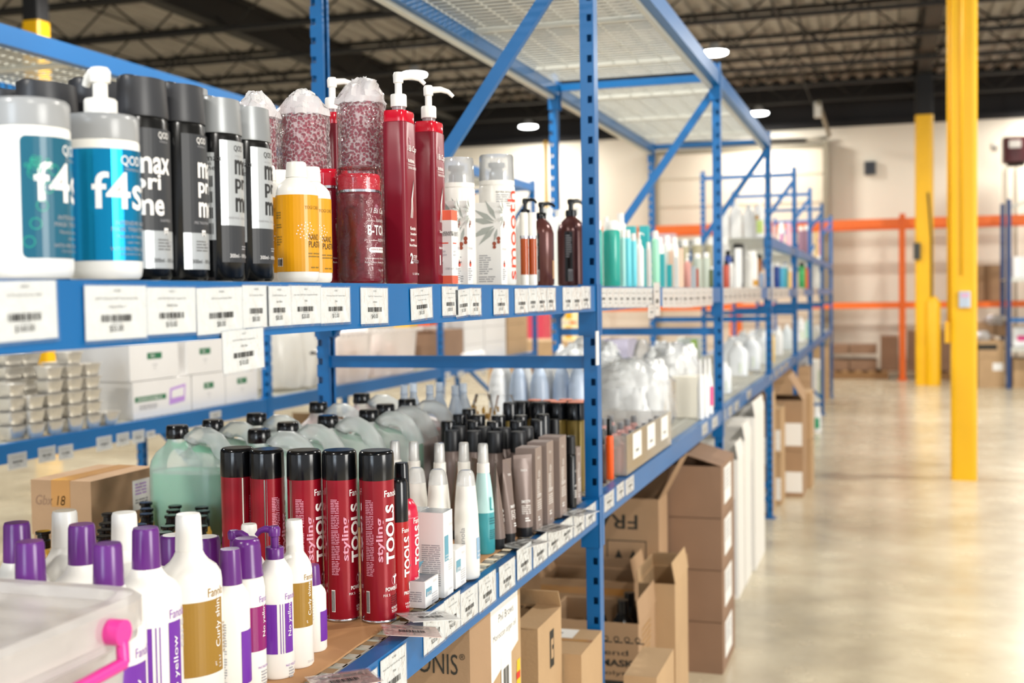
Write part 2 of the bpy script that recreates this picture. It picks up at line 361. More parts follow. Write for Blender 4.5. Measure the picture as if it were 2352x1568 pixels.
# ================================================================ BLUE RACKS
XF, XR = -.70, -1.48
FR_Y = [.58, 3.0, 5.42, 7.84, 10.15, 12.25, 14.55, 16.95]
def post(m, xo, sgn, y, z1, wrap):   # C post; xo outer face, sgn=-1 body lies to -X of it
    w_, d = .034, .042; y0, y1 = y-d/2, y+d/2; xi = xo+sgn*w_
    def seg(a, b, z0, z): m.add([(a[0], a[1], z0), (b[0], b[1], z0), (b[0], b[1], z), (a[0], a[1], z)], [(0, 1, 2, 3)])
    c1 = .016; c2 = .0 if wrap else .004
    P = [(xi, y0+.012), (xi, y0), (xo+sgn*c1, y0), (xo+sgn*c2, y0), (xo, y0), (xo, y0+.006), (xo, y1-.006), (xo, y1), (xo+sgn*c2, y1), (xo+sgn*c1, y1), (xi, y1), (xi, y1-.012)]
    skip = {2, 8, 3, 4, 6, 7} if wrap else {2}; z = .05
    for i in range(len(P)-1):
        if i not in skip and P[i] != P[i+1]: seg(P[i], P[i+1], 0, z1)
    while z < z1-.03:
        for i in skip:
            if P[i] != P[i+1]: seg(P[i], P[i+1], z+.018, min(z+.0508, z1))
        z += .0508
    for i in skip:
        if P[i] != P[i+1]: seg(P[i], P[i+1], 0, .05)
    m.box(min(xo, xi)-.02, y-.04, 0, max(xo, xi)+.02, y+.04, .006)
def add_post(t, xo, sgn, y, z1, wrap):
    m = M(); post(m, xo, sgn, y, z1, wrap); o = m.obj('post', BLUE, t); s = o.modifiers.new('s', 'SOLIDIFY'); s.thickness = .0018; s.offset = 0; return o
def brace(t, a, b, y):
    m = M(); a, b = Vector(a), Vector(b); d = (b-a).normalized(); n = Vector((-d.z, 0, d.x))*.016
    m.hexa([a-n+Vector((0, y-.011, 0)), b-n+Vector((0, y-.011, 0)), b-n+Vector((0, y+.011, 0)), a-n+Vector((0, y+.011, 0)),
        a+n+Vector((0, y-.011, 0)), b+n+Vector((0, y-.011, 0)), b+n+Vector((0, y+.011, 0)), a+n+Vector((0, y+.011, 0))]); m.obj('brace', BLUE, t)
def beam(t, xo, sgn, y0, y1, ztop, h=.064):
    m = M(); x0, x1 = sorted((xo, xo+sgn*.03)); m.box(x0, y0+.022, ztop-h, x1, y1-.022, ztop-.001)
    x0, x1 = sorted((xo+sgn*.03, xo+sgn*.05)); m.box(x0, y0+.022, ztop-h, x1, y1-.022, ztop-.018)
    for y, s in ((y0, 1), (y1, -1)):   # end connectors that hook round the posts
        a, b = sorted((xo+.0025*-sgn, xo+sgn*.046)); m.box(a, min(y+s*.0225, y+s*.0265), ztop-h-.062, b, max(y+s*.0225, y+s*.0265), ztop+.004)
        a, b = sorted((xo-sgn*.0035, xo-sgn*.0012)); m.box(a, min(y+s*.002, y+s*.0265), ztop-h-.062, b, max(y+s*.002, y+s*.0265), ztop+.004)
    return m.obj('beam', BLUE, t)
def deck(t, xf, xr, y0, y1, z, pitch=.046, lattice=True):
    m = M(); y = y0+.03
    while y < y1-.03: m.box(xr+.004, y-.008, z-.006, xf-.004, y+.008, z-.003); y += pitch
    if lattice:
        k = xr+.06
        while k < xf-.03: m.box(k-.0025, y0+.03, z-.003, k+.0025, y1-.03, z+.0005); k += .1
    for f in (.17, .5, .83):
        yy = y0+(y1-y0)*f; m.box(xr+.03, yy-.02, z-.022, xf-.03, yy+.02, z-.0075)
    for xx in (xr+.004, xf-.008): m.box(xx, y0+.03, z-.03, xx+.003, y1-.03, z-.003)
    return m.obj('wire_deck', GALV, t)
rack = thing('blue_shelving_rack', 'long blue steel shelving rack beside the aisle, holding the hair products', 'rack', (0, 0, 0))
BEAMS = {}
Z1, Z2, Z3, ZM = .931, 1.471, 2.426, 1.80
for i, y in enumerate(FR_Y):
    top = 2.463
    add_post(rack, XF, -1, y, top, False); add_post(rack, XR, 1, y, top, True)
    xa, xb = XR+.03, XF-.03
    for z in (.12, 1.277, 2.40): brace(rack, (xa, 0, z), (xb, 0, z), y)
    brace(rack, (xa, 0, 1.35), (xb, 0, 2.34), y); brace(rack, (xb, 0, .2), (xa, 0, .8), y)
for i in range(7):
    y0, y1 = FR_Y[i], FR_Y[i+1]
    lv = [Z1, Z2]+([Z3] if i < 3 else [])+([ZM] if i >= 3 else [])
    for z in lv:
        BEAMS[(i, z)] = beam(rack, XF, -1, y0, y1, z); beam(rack, XR, 1, y0, y1, z)
        deck(rack, XF-.03, XR+.03, y0+.02, y1-.02, z)
        if z == Z3: M().box(XR+.002, y0+.03, z-.078, XR+.028, y1-.03, z-.065).obj('deck_lip', GALV, rack); M().box(XF-.05, y0+.03, z-.078, XF-.032, y1-.03, z-.065).obj('deck_lip', GALV, rack)
SZ1, SZ2 = Z1+.0015, Z2+.0015
# second blue rack behind, same levels
rack2 = thing('blue_shelving_rack', 'blue steel shelving rack behind, across the next aisle', 'rack', (0, 0, 0))
XF2, XR2 = -2.95, -3.72; Z1b = .955
for i, y in enumerate([2.95, 5.41, 7.88, 10.25]):
    add_post(rack2, XF2, -1, y, 2.46, True); add_post(rack2, XR2, 1, y, 2.46, True)
    for z in (.12, 1.3, 2.38): brace(rack2, (XR2+.03, 0, z), (XF2-.03, 0, z), y)
    brace(rack2, (XR2+.03, 0, 1.35), (XF2-.03, 0, 2.34), y); brace(rack2, (XF2-.03, 0, .2), (XR2+.03, 0, .88), y)
Y2 = [2.95, 5.41, 7.88, 10.25]
for i in range(3):
    for z in (Z1b, 2.426):
        BEAMS[('r2', i, z)] = beam(rack2, XF2, -1, Y2[i], Y2[i+1], z, .07); beam(rack2, XR2, 1, Y2[i], Y2[i+1], z, .07)
        deck(rack2, XF2-.03, XR2+.03, Y2[i]+.02, Y2[i+1]-.02, z)
# ================================================================ PRODUCT BUILDERS
RED = pm('deep_red_plastic', '7c1026', .3); REDG = pm('red_gloss', 'c4142c', .12); PURP = pm('purple_plastic', '5f2578', .25); SILV = pm('silver_ring', 'd0d0d4', .15, metal=1)
GREYC = pm('grey_lid', '9a9c9e', .25); LPURP = pm('label_purple', '6d2a9e', .35); LGOLD = pm('label_gold', '9a7428', .35); LMAG = pm('label_magenta', '8a1466', .2)
TXTW = pm('print_white', 'f4f2f0', .5); TXTP = pm('print_pink', 'dd9ab0', .5); TXTPU = pm('print_purple', '8a56b0', .5); TXTK = pm('print_black', '1c1c1e', .5); TXTO = pm('print_orange', 'e2472a', .5)
TXTG = pm('print_grey', 'a0a0a4', .6); TXTLG = pm('print_light_grey', 'c6c6ca', .6); AMB = pm('amber_oil', 'a8480e', .12); GOLDL = pm('golden_oil', 'c89a3c', .15)
def put(xc, yt, Zs, h=None, X=None):
    p = at(xc, yt, Z=Zs+h) if h else at(xc, yt, X=X)
    return (p.x, p.y, Zs), (h or p.z-Zs), depth(p)/FPX
def pump(t, z, r, mat, ang=0, reach=.035, scale=1.0, neck=None):   # collar, stem and spout
    s = scale; m = M().loft([(z, r), (z+.016*s, r), (z+.018*s, r*.9)], 28); m.obj('pump_collar', neck or mat, t)
    m = M().loft([(z+.018*s, r*.45), (z+.034*s, r*.45), (z+.035*s, r*.62), (z+.046*s, r*.66), (z+.05*s, r*.5)], 24)
    c, s_ = math.cos(ang), math.sin(ang); zz = z+.043*s; d = reach
    m.tube([(0, 0, zz), (c*d*.5, s_*d*.5, zz+.002*s), (c*d*.8, s_*d*.8, zz-.001*s), (c*d, s_*d, zz-.008*s)], [r*.45, r*.4, r*.32, r*.26], 10)
    m.obj('pump_head', mat, t)
def simple(name, lab, cat, loc, secs, mat, cap=None, capm=None, rz=0, group=None, band=None, n=20, extra=None):
    # blurred background container: body, cap, optional colour label
    t = thing(name, lab, cat, loc, rz, group); M().loft(secs, n).obj('body', mat, t)
    if cap: M().loft(cap, n).obj('cap', capm, t)
    if band:
        z0, z1, r, m_, a = band; L = Lab(cyl(0, r*1.01), r*.4); L.rect(-r*a, z0, r*a, z1, m_); L.obj('label', t)
    return t
# --- treatment mask jar
TEAL0 = pm('label_teal_dark', '115a72', .3); TEAL1 = pm('label_teal_metal', '0a86b4', .16, metal=.75); TGRN = pm('print_sea_green', '1f9a86', .4)
def mask_jar(loc, h, r, lab, metal):
    t = thing('mask_jar', lab, 'jar', loc, R(-32) if metal else R(-8), 'hair mask jars')
    M().loft([(0, r*.9), (.003, r*.97), (.009, r), (h*.83, r), (h*.85, r*.97)], 56).obj('body', WHT, t)
    M().loft([(h*.842, r*.99), (h*.855, r*1.0), (h*.96, r*1.0), (h*.985, r*.985), (h, r*.93)], 56).obj('lid', GREYC, t)
    L = Lab(cyl(R(0), r+.0002), .006); v0, v1 = h*.11, h*.785; lm = TEAL1 if metal else TEAL0
    u0 = -.9*r*math.pi if metal else -r*.98
    if metal: L.rect(u0, v0, r*math.pi*.9, v1, lm)
    else: L.poly([(u0+.004, v0), (r*1.2, v0), (r*1.2, v1), (u0+.004, v1), (u0+.001, v1-.002), (u0, v1-.005), (u0, v0+.005), (u0+.001, v0+.002)], lm, .0004)
    s = h/.165
    L.t('f4st', -.025*s, h*.42, .037*s, TXTW, ax=0, w=.078*s, bold=.012, off=.0008); L.t('QOD', .004*s, h*.68, .011*s, TXTW, w=.026*s)
    L.t('PROFESSIONAL', .008*s, h*.655, .0025*s, TXTG, w=.022*s)
    for k, (q, hh) in enumerate((('INTENSIVE HAIR', .0042), ('MASK TREATMENT', .0042), ('Mascara de tratamento', .003), ('capilar intenso', .003))): L.t(q, .018, h*(.325-.038*k), hh*s, TXTG, ax=.5)
    L.t('WITH PROTEIN SILK', .014, h*.17, .0035*s, TXTG, ax=.5); L.t('Com proteina da seda', .014, h*.14, .003*s, TXTG, ax=.5)
    if not metal:
        rd = random.Random(4)
        for k in range(5):   # curling seaweed line drawing
            L.ring(u0+.006+.006*k, h*(.2+.1*k), .0045, .0055, TGRN, n=14); L.ring(u0+.012, h*(.66-.02*k), .002+.0015*k*.6, .0027+.0015*k*.6, TGRN, n=12)
        for k in range(5):
            a = R(30+30*k); L.poly([(u0+.016, h*.58), (u0+.0165+.012*math.cos(a), h*.58+.012*math.sin(a)), (u0+.0175+.012*math.cos(a), h*.58+.0115*math.sin(a)), (u0+.017, h*.575)], TGRN)
            L.ring(u0+.017+.0135*math.cos(a), h*.58+.0135*math.sin(a), .0012, .0021, TGRN, n=10)
    L.obj('label', t); return t
loc, h, k = put(64, 234, SZ2, X=-.772); mask_jar(loc, .166, .0372, 'white mask jar with dark teal seaweed label and grey lid, no pump', 0)
loc, h, k = put(232, 270, SZ2, X=-.768); j = mask_jar(loc, .166, .0372, 'white mask jar with shiny turquoise label and white pump on its grey lid', 1)
pump(j, .166, .0165, WHT, R(190), .026, 1.0)
# --- flat oval black bottles with concave flip caps
GLAB = pm('label_charcoal', '2e3034', .45); SLAB = pm('label_silver', 'b4b8ba', .3, metal=.3); BBODY = pm('bottle_black', '07080a', .22); CAPD = pm('cap_charcoal', '2c2d31', .4); CAPS = pm('cap_silver_grey', '8f9294', .35, metal=.3)
def oval_bottle(loc, h, lab, kind, rz=0, s=1.0, du=.006):
    t = thing('shampoo_bottle', lab, 'bottle', loc, rz, 'flat oval black bottles on the upper shelf'); a, b = .025*s, .033*s
    M().loft([(0, a*.9, b*.9), (.004, a, b), (h*.78, a*.97, b*.97), (h*.808, a*.9, b*.9)], 48).obj('body', BBODY, t)
    m = M().loft([(h*.80, a*.985, b*.985), (h*.815, a, b), (h*.96, a*.93, b*.95), (h*.99, a*.92, b*.94), (h, a*.87, b*.9)], 48, caps=(1, 0))
    base = len(m.v)-48; bb = b*.9
    m.v.append((0, 0, h-.006*s)); c = len(m.v)-1
    for i in range(48): m.f.append([base+i, base+(i+1) % 48, c]); m.m.append(0); m.sm.append(True)
    for i in range(base, base+48): x, y, z = m.v[i]; m.v[i] = (x, y, z-.007*s*(1-(y/bb)**2))
    m.obj('cap', CAPS if kind == 'silver' else CAPD, t)
    L = Lab(cyl(0, a+.0003, b+.0003), .005); w = .030 if du > 0 else .043; lx = -.035+du
    if kind == 'silver':
        L.rect(-w, h*.30, w, h*.76, SLAB); L.rect(-w, h*.10, w, h*.30, GLAB); top, inkm = h*.66, TXTK
        L.t('HAIR MASK - MASCARA', 0, h*.335, .0028, TXTG, ax=.5); L.rect(-w-.017, h*.22, -w-.006, h*.69, SLAB); L.t('max', -w-.015, h*.645, .005, TXTK); L.t('pri', -w-.015, h*.615, .005, TXTK); L.t('me', -w-.015, h*.595, .004, TXTK)
        for q in range(4): L.bars(-w-.016, h*(.25+.085*q), .008, h*.06, TXTK, seed=q, n=10)
    else:
        L.rect(-w, h*.24, w, h*.74, GLAB); L.rect(-w, h*.055, w, h*.24, SLAB); top, inkm = h*.60, TXTW
        L.t('SHAMPOO' if kind == 'shampoo' else 'PRE TREATMENT', 0, h*.285, .003, TXTG, ax=.5); L.rect(-.004, h*.225, .004, h*.255, TXTW, .0009); L.ring(0, h*.235, .0016, .0024, GLAB, .0012)
        L.fine(-.014, h*.2, .028, 4, .0034, INKG, ax=.5)
    L.t('QOD', .0, h*(.69 if kind != 'silver' else .70), .008*s, TXTW if kind != 'silver' else TXTK, ax=.5, w=.02*s); L.t('PROFESSIONAL', 0, h*.675, .0018, TXTG, ax=.5, w=.016)
    for q, wd in enumerate(('max', 'pri', 'me')): L.t(wd, lx+.006*s, top-.036*s*.62*q-.018*s, (.018, .024, .0175)[q]*s*(1 if q != 1 else .92), inkm, bold=.022, w=(.052, .033, .038)[q]*s)
    L.t('300ml - 10 fl oz', 0, h*.085 if kind != 'silver' else h*.125, .0045, TXTK if kind != 'silver' else TXTW, ax=.5); L.fine(.003, h*.19, .014, 2, .003, TXTG)
    L.obj('label', t); return t
HB = .2165
for (x, yt, X, kind, lab) in ((325, 180, -.772, 'shampoo', 'flat black shampoo bottle with charcoal cap, just right of the pump jar'), (414, 196, -.772, 'pre', 'flat black bottle with charcoal cap, second right of the pump jar'),
        (501, 227, -.766, 'silver', 'flat black bottle with grey cap and silver label, nearer of the two'), (571, 247, -.772, 'silver', 'flat black bottle with grey cap and silver label, beside the yellow labelled bottles')):
    loc, h, k = put(x, yt, SZ2, X=X); oval_bottle(loc, h, lab, kind, du=-.012 if x == 325 else .020)
for (x, yt, X, s, lab) in ((36, 196, -.92, 1.2, 'large black capped bottle behind the teal jar, leftmost of three'), (107, 192, -.885, 1.2, 'large black capped bottle behind the two white jars, middle of three'), (222, 188, -.885, 1.2, 'large black capped bottle behind the pump of the turquoise jar')):
    loc, h, k = put(x, yt, SZ2, X=X); oval_bottle(loc, h, lab, 'shampoo', s=s)
for (x, yt, X, lab) in ((430, 200, -.86, 'black bottle in the second row, only its light cap edge showing'),):
    loc, h, k = put(x, yt, SZ2, X=X); oval_bottle(loc, h, lab, 'silver')
# --- yellow label treatment bottles
YLAB = pm('label_amber_yellow', 'dc9a10', .3); YTX = pm('print_olive', '8a6a20', .5)
def nano(loc, h, r, lab):
    t = thing('treatment_bottle', lab, 'bottle', loc, R(-34), 'white bottles with yellow labels')
    M().loft([(0, r*.88), (.003, r*.97), (.008, r), (h*.74, r), (h*.79, r*.93), (h*.83, r*.74), (h*.86, r*.52), (h*.875, r*.46)], 44).obj('body', WHT, t)
    M().loft([(h*.872, r*.52), (h*.985, r*.48), (h, r*.44)], 32).obj('cap', WHT, t)
    L = Lab(cyl(0, r+.0002), .005); L.rect(-r*2.6, h*.085, r*2.6, h*.72, YLAB)
    L.t('YOGI CARE', -.004, h*.60, .0048, YTX, w=.026); L.t('NANO', .001, h*.345, .0085, TXTK, w=.019, bold=-.005); L.t('PLASTIA', .001, h*.285, .0085, TXTK, w=.027)
    for i in range(26): a = i*2.4; q = .0016*math.sqrt(i+1)*1.6; L.ring(-.003+q*math.cos(a), h*.42+q*math.sin(a), 0, .0009, TXTW, n=6)
    L.fine(.0, h*.24, .024, 2, .004, YTX); L.fine(-r*1.75, h*.58, .011, 3, .0035, YTX, seed=2); L.fine(-r*1.75, h*.48, .012, 2, .0035, YTX, seed=5); L.fine(-r*1.75, h*.38, .012, 4, .0035, YTX, seed=7)
    L.rect(-r*1.72, h*.13, -r*1.3, h*.20, TXTW); L.bars(-r*1.7, h*.135, r*.38, h*.055, TXTK, n=14); L.fine(.004, h*.125, .016, 1, .004, YTX)
    L.obj('label', t); return t
for (x, yt, X, lab) in ((680, 373, -.775, 'white bottle with yellow label, front and nearest of its group'), (609, 381, -.84, 'white bottle with yellow label partly behind the grey capped bottle'), (713, 384, -.80, 'white bottle with yellow label tucked behind the front one, beside the red jar'), (642, 391, -.915, 'white capped bottle in the back row, its cap showing between two yellow labelled bottles')):
    loc, h, k = put(x, yt, SZ2, X=X); nano(loc, h, .0285, lab)
# --- red jars
def red_jar(loc, h, r, lab, wrap=False):
    t = thing('cream_jar', lab, 'jar', loc, R(-24), 'red cream jars')
    M().loft([(0, r*.9), (.003, r*.98), (.008, r), (h*.80, r), (h*.825, r*.95), (h*.835, r*.9)], 52).obj('body', RED, t)
    M().loft([(h*.832, r*.97), (h*.855, r*.97)], 52).obj('silver_ring', SILV, t)
    M().loft([(h*.855, r*.96), (h*.96, r*.965), (h*.985, r*.95), (h, r*.9)], 52).obj('lid', REDG, t)
    L = Lab(cyl(0, r+.0002), .005)
    rose(L, .004, h*.70, .0065, TXTP); L.t('I Bá Cap', -.008, h*.62, .011, TXTW, italic=.3, w=.034); L.t('RAVENNA', .003, h*.555, .0045, TXTW); L.rect(-.013, h*.562, .001, h*.566, TXTW, .0008)
    L.t('B-TOX', -.013, h*.435, .0155, TXTW, w=.042, bold=.02); L.t('REPAIR', .006, h*.375, .0048, TXTW); L.rect(-.008, h*.385, .004, h*.389, TXTW, .0008)
    L.poly([(-.008, h*.275), (.022, h*.275), (.025, h*.285), (.026, h*.3), (.025, h*.315), (.022, h*.325), (-.008, h*.325), (-.011, h*.315), (-.012, h*.3), (-.011, h*.285)], TXTW, .0007); L.t('ARGAN OIL | MACADAMIA', -.008, h*.291, .0036, RED, w=.031, off=.0011)
    L.t('Volume Reduction, Moisturizing', -.018, h*.21, .0034, TXTW, w=.044); L.t('Reduz Volume, Aumenta Brilho', -.018, h*.175, .0034, TXTW, w=.044); L.t('1kg | 35.2 oz', .006, h*.10, .004, TXTW)
    L.obj('label', t)
    return t
def rose(L, u, v, s, m):
    for i in range(7):
        a = i*.9; L.ring(u+s*.45*math.cos(a)*(i/7), v+s*.5*math.sin(a)*(i/7), s*.18+s*.05*i, s*.22+s*.05*i, m, n=9)
    L.poly([(u-s*.1, v-s*.5), (u+s*.1, v-s*.5), (u+s*.3, v-s*1.5), (u+s*.2, v-s*1.5)], m)
for (x, yt, X, lab) in ((824, 402, -.775, 'red cream jar at the front of the upper shelf, a clear film sleeve around it'), (752, 390, -.835, 'red cream jar behind the wrapped one, beside the yellow labelled bottles'), (645, 392, -.97, 'red jar lid peeking out behind the yellow labelled bottles')):
    loc, h, k = put(x, yt, SZ2, X=X); j = red_jar(loc, h, .034, lab)
    if X == -.775: wrapped = (loc, h)
# --- clear and bubble wrap sleeves
BUB = film('bubble_wrap', 'ffffff', .26, .14, .9, 210, cells=True, spec=.1, soft=1); WRT = film('twisted_wrap', 'ffffff', .85, .12, .6, 90, spec=.15, soft=1); CLR = film('clear_film', 'ffffff', .02, .04, .7, 45, spec=.2); BAG = film('milky_bag', 'ffffff', .4, .1, .8, 22, spec=.1, soft=1)
def crumple(secs, n, mat, name, parent, amp, seed, cx=0, cy=0, open_top=False):
    rd = random.Random(seed); m = M().loft(secs, n, cx=cx, cy=cy, caps=(1, 0 if open_top else 1)); ph = [rd.uniform(0, 6.3) for _ in range(8)]
    for i, (x, y, z) in enumerate(m.v):
        a = math.atan2(y-cy, x-cx); q = amp*(math.sin(5*a+z*70+ph[0])+.7*math.sin(9*a-z*120+ph[1])+.6*math.sin(z*210+3*a+ph[2])+rd.uniform(-.5, .5)); m.v[i] = (x+q*math.cos(a), y+q*math.sin(a), z+amp*rd.uniform(-.5, .5))
    return m.obj(name, mat, parent)
def sleeve(h, r, top): # film sleeve sections with a gathered top
    n = 26; s = [(.002, r, r)]
    for i in range(1, n): s.append((h*i/n, r, r))
    return s+[(h, r*.97, r*.97), (h+top*.35, r*.86, r*.8), (h+top*.7, r*.66, r*.5), (h+top*.9, r*.5, r*.28), (h+top, r*.36, r*.12)]
def wrapped_bottle(loc, hb, r, htop, lab, seed, mat=BUB, amp=.0012):
    t = thing('bubble_wrapped_bottle', lab, 'bottle', loc, seed, 'bottles in bubble wrap')
    M().loft([(0, r*.85), (.006, r*.9), (hb, r*.9), (hb+.003, r*.8)], 30).obj('body', pm('wrapped_red', 'c03a58', .4), t); M().loft([(hb+.003, r*.45), (hb+.02, r*.45)], 20).obj('cap', WHT, t)
    crumple(sleeve(hb, r*1.04, 0)[:-4], 44, mat, 'bubble_wrap', t, amp, seed)
    rd = random.Random(seed+50); q = [rd.uniform(-.25, .25) for _ in range(4)]
    o = crumple([(hb*.995, r*1.03, r*1.03), (hb+htop*.2, r*1.02, r), (hb+htop*.45, r*(.92+q[0]*.3), r*.8), (hb+htop*.65, r*(.75+q[1]*.5), r*.6), (hb+htop*.8, r*(.72+q[2]), r*.4), (hb+htop*.93, r*(.55+q[3]), r*.25), (hb+htop, r*.4, r*.1)], 44, WRT, 'twisted_top', t, amp*3, seed+9); return t
for (xl, xr, yt, yb, X, lab, sd) in ((528, 634, 200, 262, -.95, 'bubble wrapped red bottle behind the grey capped bottle, leftmost of three', 2), (628, 752, 193, 254, -.895, 'wide bubble wrapped red bottle, middle of three, its wrap twisted open on top', 5), (765, 880, 180, 240, -.853, 'bubble wrapped red bottle with a tall pointed film top, rising behind the wrapped jar', 9)):
    loc, h, k = put((xl+xr)/2+8, yb, SZ2, X=X); r = (xr-xl)/2*k*.93; wrapped_bottle(loc, h, r, (yb-yt)*k*1.0, lab, sd)
t = thing('film_sleeve', 'clear shrink film sleeve around the front red jar', 'wrapping', wrapped[0]); crumple([(.002+wrapped[1]*1.01*i/20, .0358, .0358) for i in range(21)]+[(wrapped[1]*1.06, .033, .033), (wrapped[1]*1.08, .02, .02)], 44, CLR, 'film', t, .0005, 11)
# --- tall red pump bottles
def tall_red(loc, h, lab, big, title, t2):
    t = thing('pump_bottle', lab, 'bottle', loc, 0, 'tall red pump bottles'); a, b = .0205, .0275
    M().loft([(0, a*.95, b*.95, 7), (.003, a, b, 7), (h*.93, a, b, 7), (h*.935, a*.97, b*.97, 5)], 56).obj('body', RED, t)
    M().loft([(h*.935, a*.98, b*.98, 5), (h*.99, a*.98, b*.98, 5), (h, a*.93, b*.94, 5)], 56).obj('shoulder_cap', REDG, t)
    M().loft([(h, .0115), (h+.008, .0115)], 24).obj('clear_neck', film('clear_plastic', 'f4e8ea', .4, .1, 0), t); pump(t, h+.008, .0135, WHT, R(38), .046, 1.15)
    L = Lab(FX(a+.0003)); L.m  # printed on the flat front
    rose(L, -.006, h*.835, .007, TXTP); L.t('I Bá Cap', -.0165, h*.755, .013, TXTW, italic=.3, w=.036); L.t('RAVENNA', -.0155, h*.70, .0055, TXTW, w=.027, bold=.02); L.rect(-.0155, h*.688, .015, h*.690, TXTW); L.t('CIRURGIA CAPILAR', -.0155, h*.663, .0042, TXTW, w=.034)
    for q in range(3):
        pts = [(.008-.0035*q+.006*math.sin((z-.3)*7), h*z) for z in (.62, .56, .50, .44, .38)]; w_ = .0007
        x0 = -.004; P = [(x0+.012-.004*q*(i/4)-i*.0035*(1 if i < 3 else .6)+(0), h*(.60-.055*i)) for i in range(5)]
        L.poly([(x-w_, y) for x, y in P]+[(x+w_, y) for x, y in reversed(P)], TXTW)
    y = h*.31
    for i, q in enumerate(title): L.t(q, -.011, y-i*.0098, .0058, TXTW, bold=.02)
    L.t(t2, -.016, h*.215, .0042, TXTW, bold=.02, w=.032); L.t(big, -.013, h*.115, .0175, TXTW, bold=.03); L.t('STEP', .0, h*.145, .0055, TXTW); L.t('PASSO', .0, h*.118, .0055, TXTG); L.rect(-.001, h*.138, .015, h*.1395, TXTW); L.t('1L / 33.8 fl oz', -.004, h*.05, .0036, TXTW)
    L.obj('label', t); return t
for (x, yt, X, lab, big, ti, t2) in ((916, 257, -.776, 'tall red pump bottle marked step 2, left of the pair', '2', ('Keratin', 'Smoothing', 'System'), 'Shine and Softness'), (985, 282, -.776, 'tall red pump bottle marked step 1, right of the pair beside the white foam bottles', '1', ('Deep Cleansing',), 'Anti-residue'),
        (764, 262, -.955, 'tall red pump bottle in the back row, between two bubble wrapped ones', '2', ('Keratin',), 'Shine')):
    loc, h, k = put(x, yt, SZ2, X=X); tall_red(loc, h, lab, big, ti, t2)
# --- foam bottles, cartons and small bottles by the post
CLEARCAP = film('clear_cap', 'ffffff', .5, .05, 0, spec=.5); GREYP = pm('pump_grey', '5a6670', .4); ORC = pm('coral_print', 'ee6a4e', .45)
for (x, yt, X, lab, tx) in ((1140, 357, -.782, 'white foam bottle with clear cap and orange lettering running up its side, right of two', 1), (1048, 364, -.80, 'white foam bottle with clear cap behind the cartons, left of two', 0)):
    loc, h, k = put(x, yt, SZ2, X=X); r = .0385 if tx else .036
    t = thing('foam_bottle', lab, 'bottle', loc, 0, 'white foam bottles with clear caps')
    M().loft([(0, r*.95), (.003, r), (h*.75, r*.98), (h*.765, r*.92)], 48).obj('body', WHT, t); M().loft([(h*.765, r*.97), (h*.80, r*.97), (h*.805, r*.6)], 40).obj('collar', WHT, t)
    M().loft([(h*.80, r*.45), (h*.87, r*.42), (h*.875, r*.34), (h*.90, r*.3), (h*.905, r*.45), (h*.94, r*.45)], 24).obj('pump_head', GREYP, t)
    M().loft([(h*.80, r*.96), (h*.985, r*.93), (h, r*.88)], 40, caps=(0, 1)).obj('clear_cap', CLEARCAP, t)
    L = Lab(cyl(0, r), .006)
    if tx: L.t('smooth', .002, h*.04, .027, TXTO, w=h*.68, rot=R(90)); L.t('EXTRA SMOOTH', -.05, h*.70, .004, TXTK); L.fine(-.05, h*.69, .035, 6, .0045, TXTG)
    else: L.poly([(.0, h*.70), (.012, h*.715), (.03, h*.71), (.03, h*.717), (.012, h*.722)], TXTO)
    L.obj('label', t)
LEAF = pm('print_leaf_grey', 'a3a8a4', .5); OLV = pm('print_brown_olive', '9a4a34', .5)
def leafs(L, u, v, s):
    for a, l in ((150, .05), (170, .055), (205, .06), (225, .05), (120, .045), (255, .03)):
        a = R(a); c, q = math.cos(a), math.sin(a); w_ = l*.11
        x0, y0 = u+.01*c, v+.01*q; L.poly([(x0, y0), (x0+(l*.4*c-w_*q)*s, y0+(l*.4*q+w_*c)*s), (x0+l*c*s, y0+l*q*s), (x0+(l*.4*c+w_*q)*s, y0+(l*.4*q-w_*c)*s)], LEAF)
    for dx, dy in ((.0, -.03), (-.009, -.04)): L.ring(u+dx*s, v+dy*s, 0, .0042*s, OLV, n=12); L.ring(u+dx*s, v+(dy-.007)*s, 0, .0036*s, OLV, n=12)
def carton(loc, wx, wy, h, lab, mat, prints=None, rz=0, name='carton', group=None, top=None, cat='box'):
    t = thing(name, lab, cat, loc, rz, group); m = M().box(-wx/2, -wy/2, 0, wx/2, wy/2, h, 0)
    m.box(-wx/2+.0006, -wy/2+.0006, h-.0002, wx/2-.0006, wy/2-.0006, h+.0003, 1 if top else 0); m.obj('body', [mat, top or mat], t)
    if prints: prints(t, wx, wy, h)
    return t
def p_olive(t, wx, wy, h):
    L = Lab(FY(-wy/2, 0, 0)); leafs(L, wx*.42, h*.74, 1.0); L.fine(-wx*.30, h*.36, wx*.55, 4, .0045, TXTG, ax=.5); L.fine(-wx*.30, h*.25, wx*.5, 5, .0045, TXTG, seed=4, ax=.5); L.fine(-wx*.32, h*.1, wx*.6, 3, .0045, TXTG, seed=6); L.obj('front_print', t)
    L = Lab(FX(wx/2)); leafs(L, .004, h*.86, .55); L.t('TOTALINE', 0, h*.42, .004, TXTG, ax=.5); L.ring(0, h*.24, 0, .005, TXTO, n=14); L.poly([(-.004, h*.25), (.004, h*.25), (0, h*.30)], TXTO); L.fine(-.011, h*.19, .022, 6, .004, TXTG, ax=.5); L.obj('print', t)
def front_carton(x, y, X, wx, wy, lab, prints, group=None, Zs=None, mat=WHTM, top=None):   # (x, y) is the near top corner on the aisle side
    p = at(x, y, X=X); Zs = Zs or SZ2; return carton((X-wx/2, p.y+wy/2, Zs), wx, wy, p.z-Zs, lab, mat, prints, group=group, top=top)
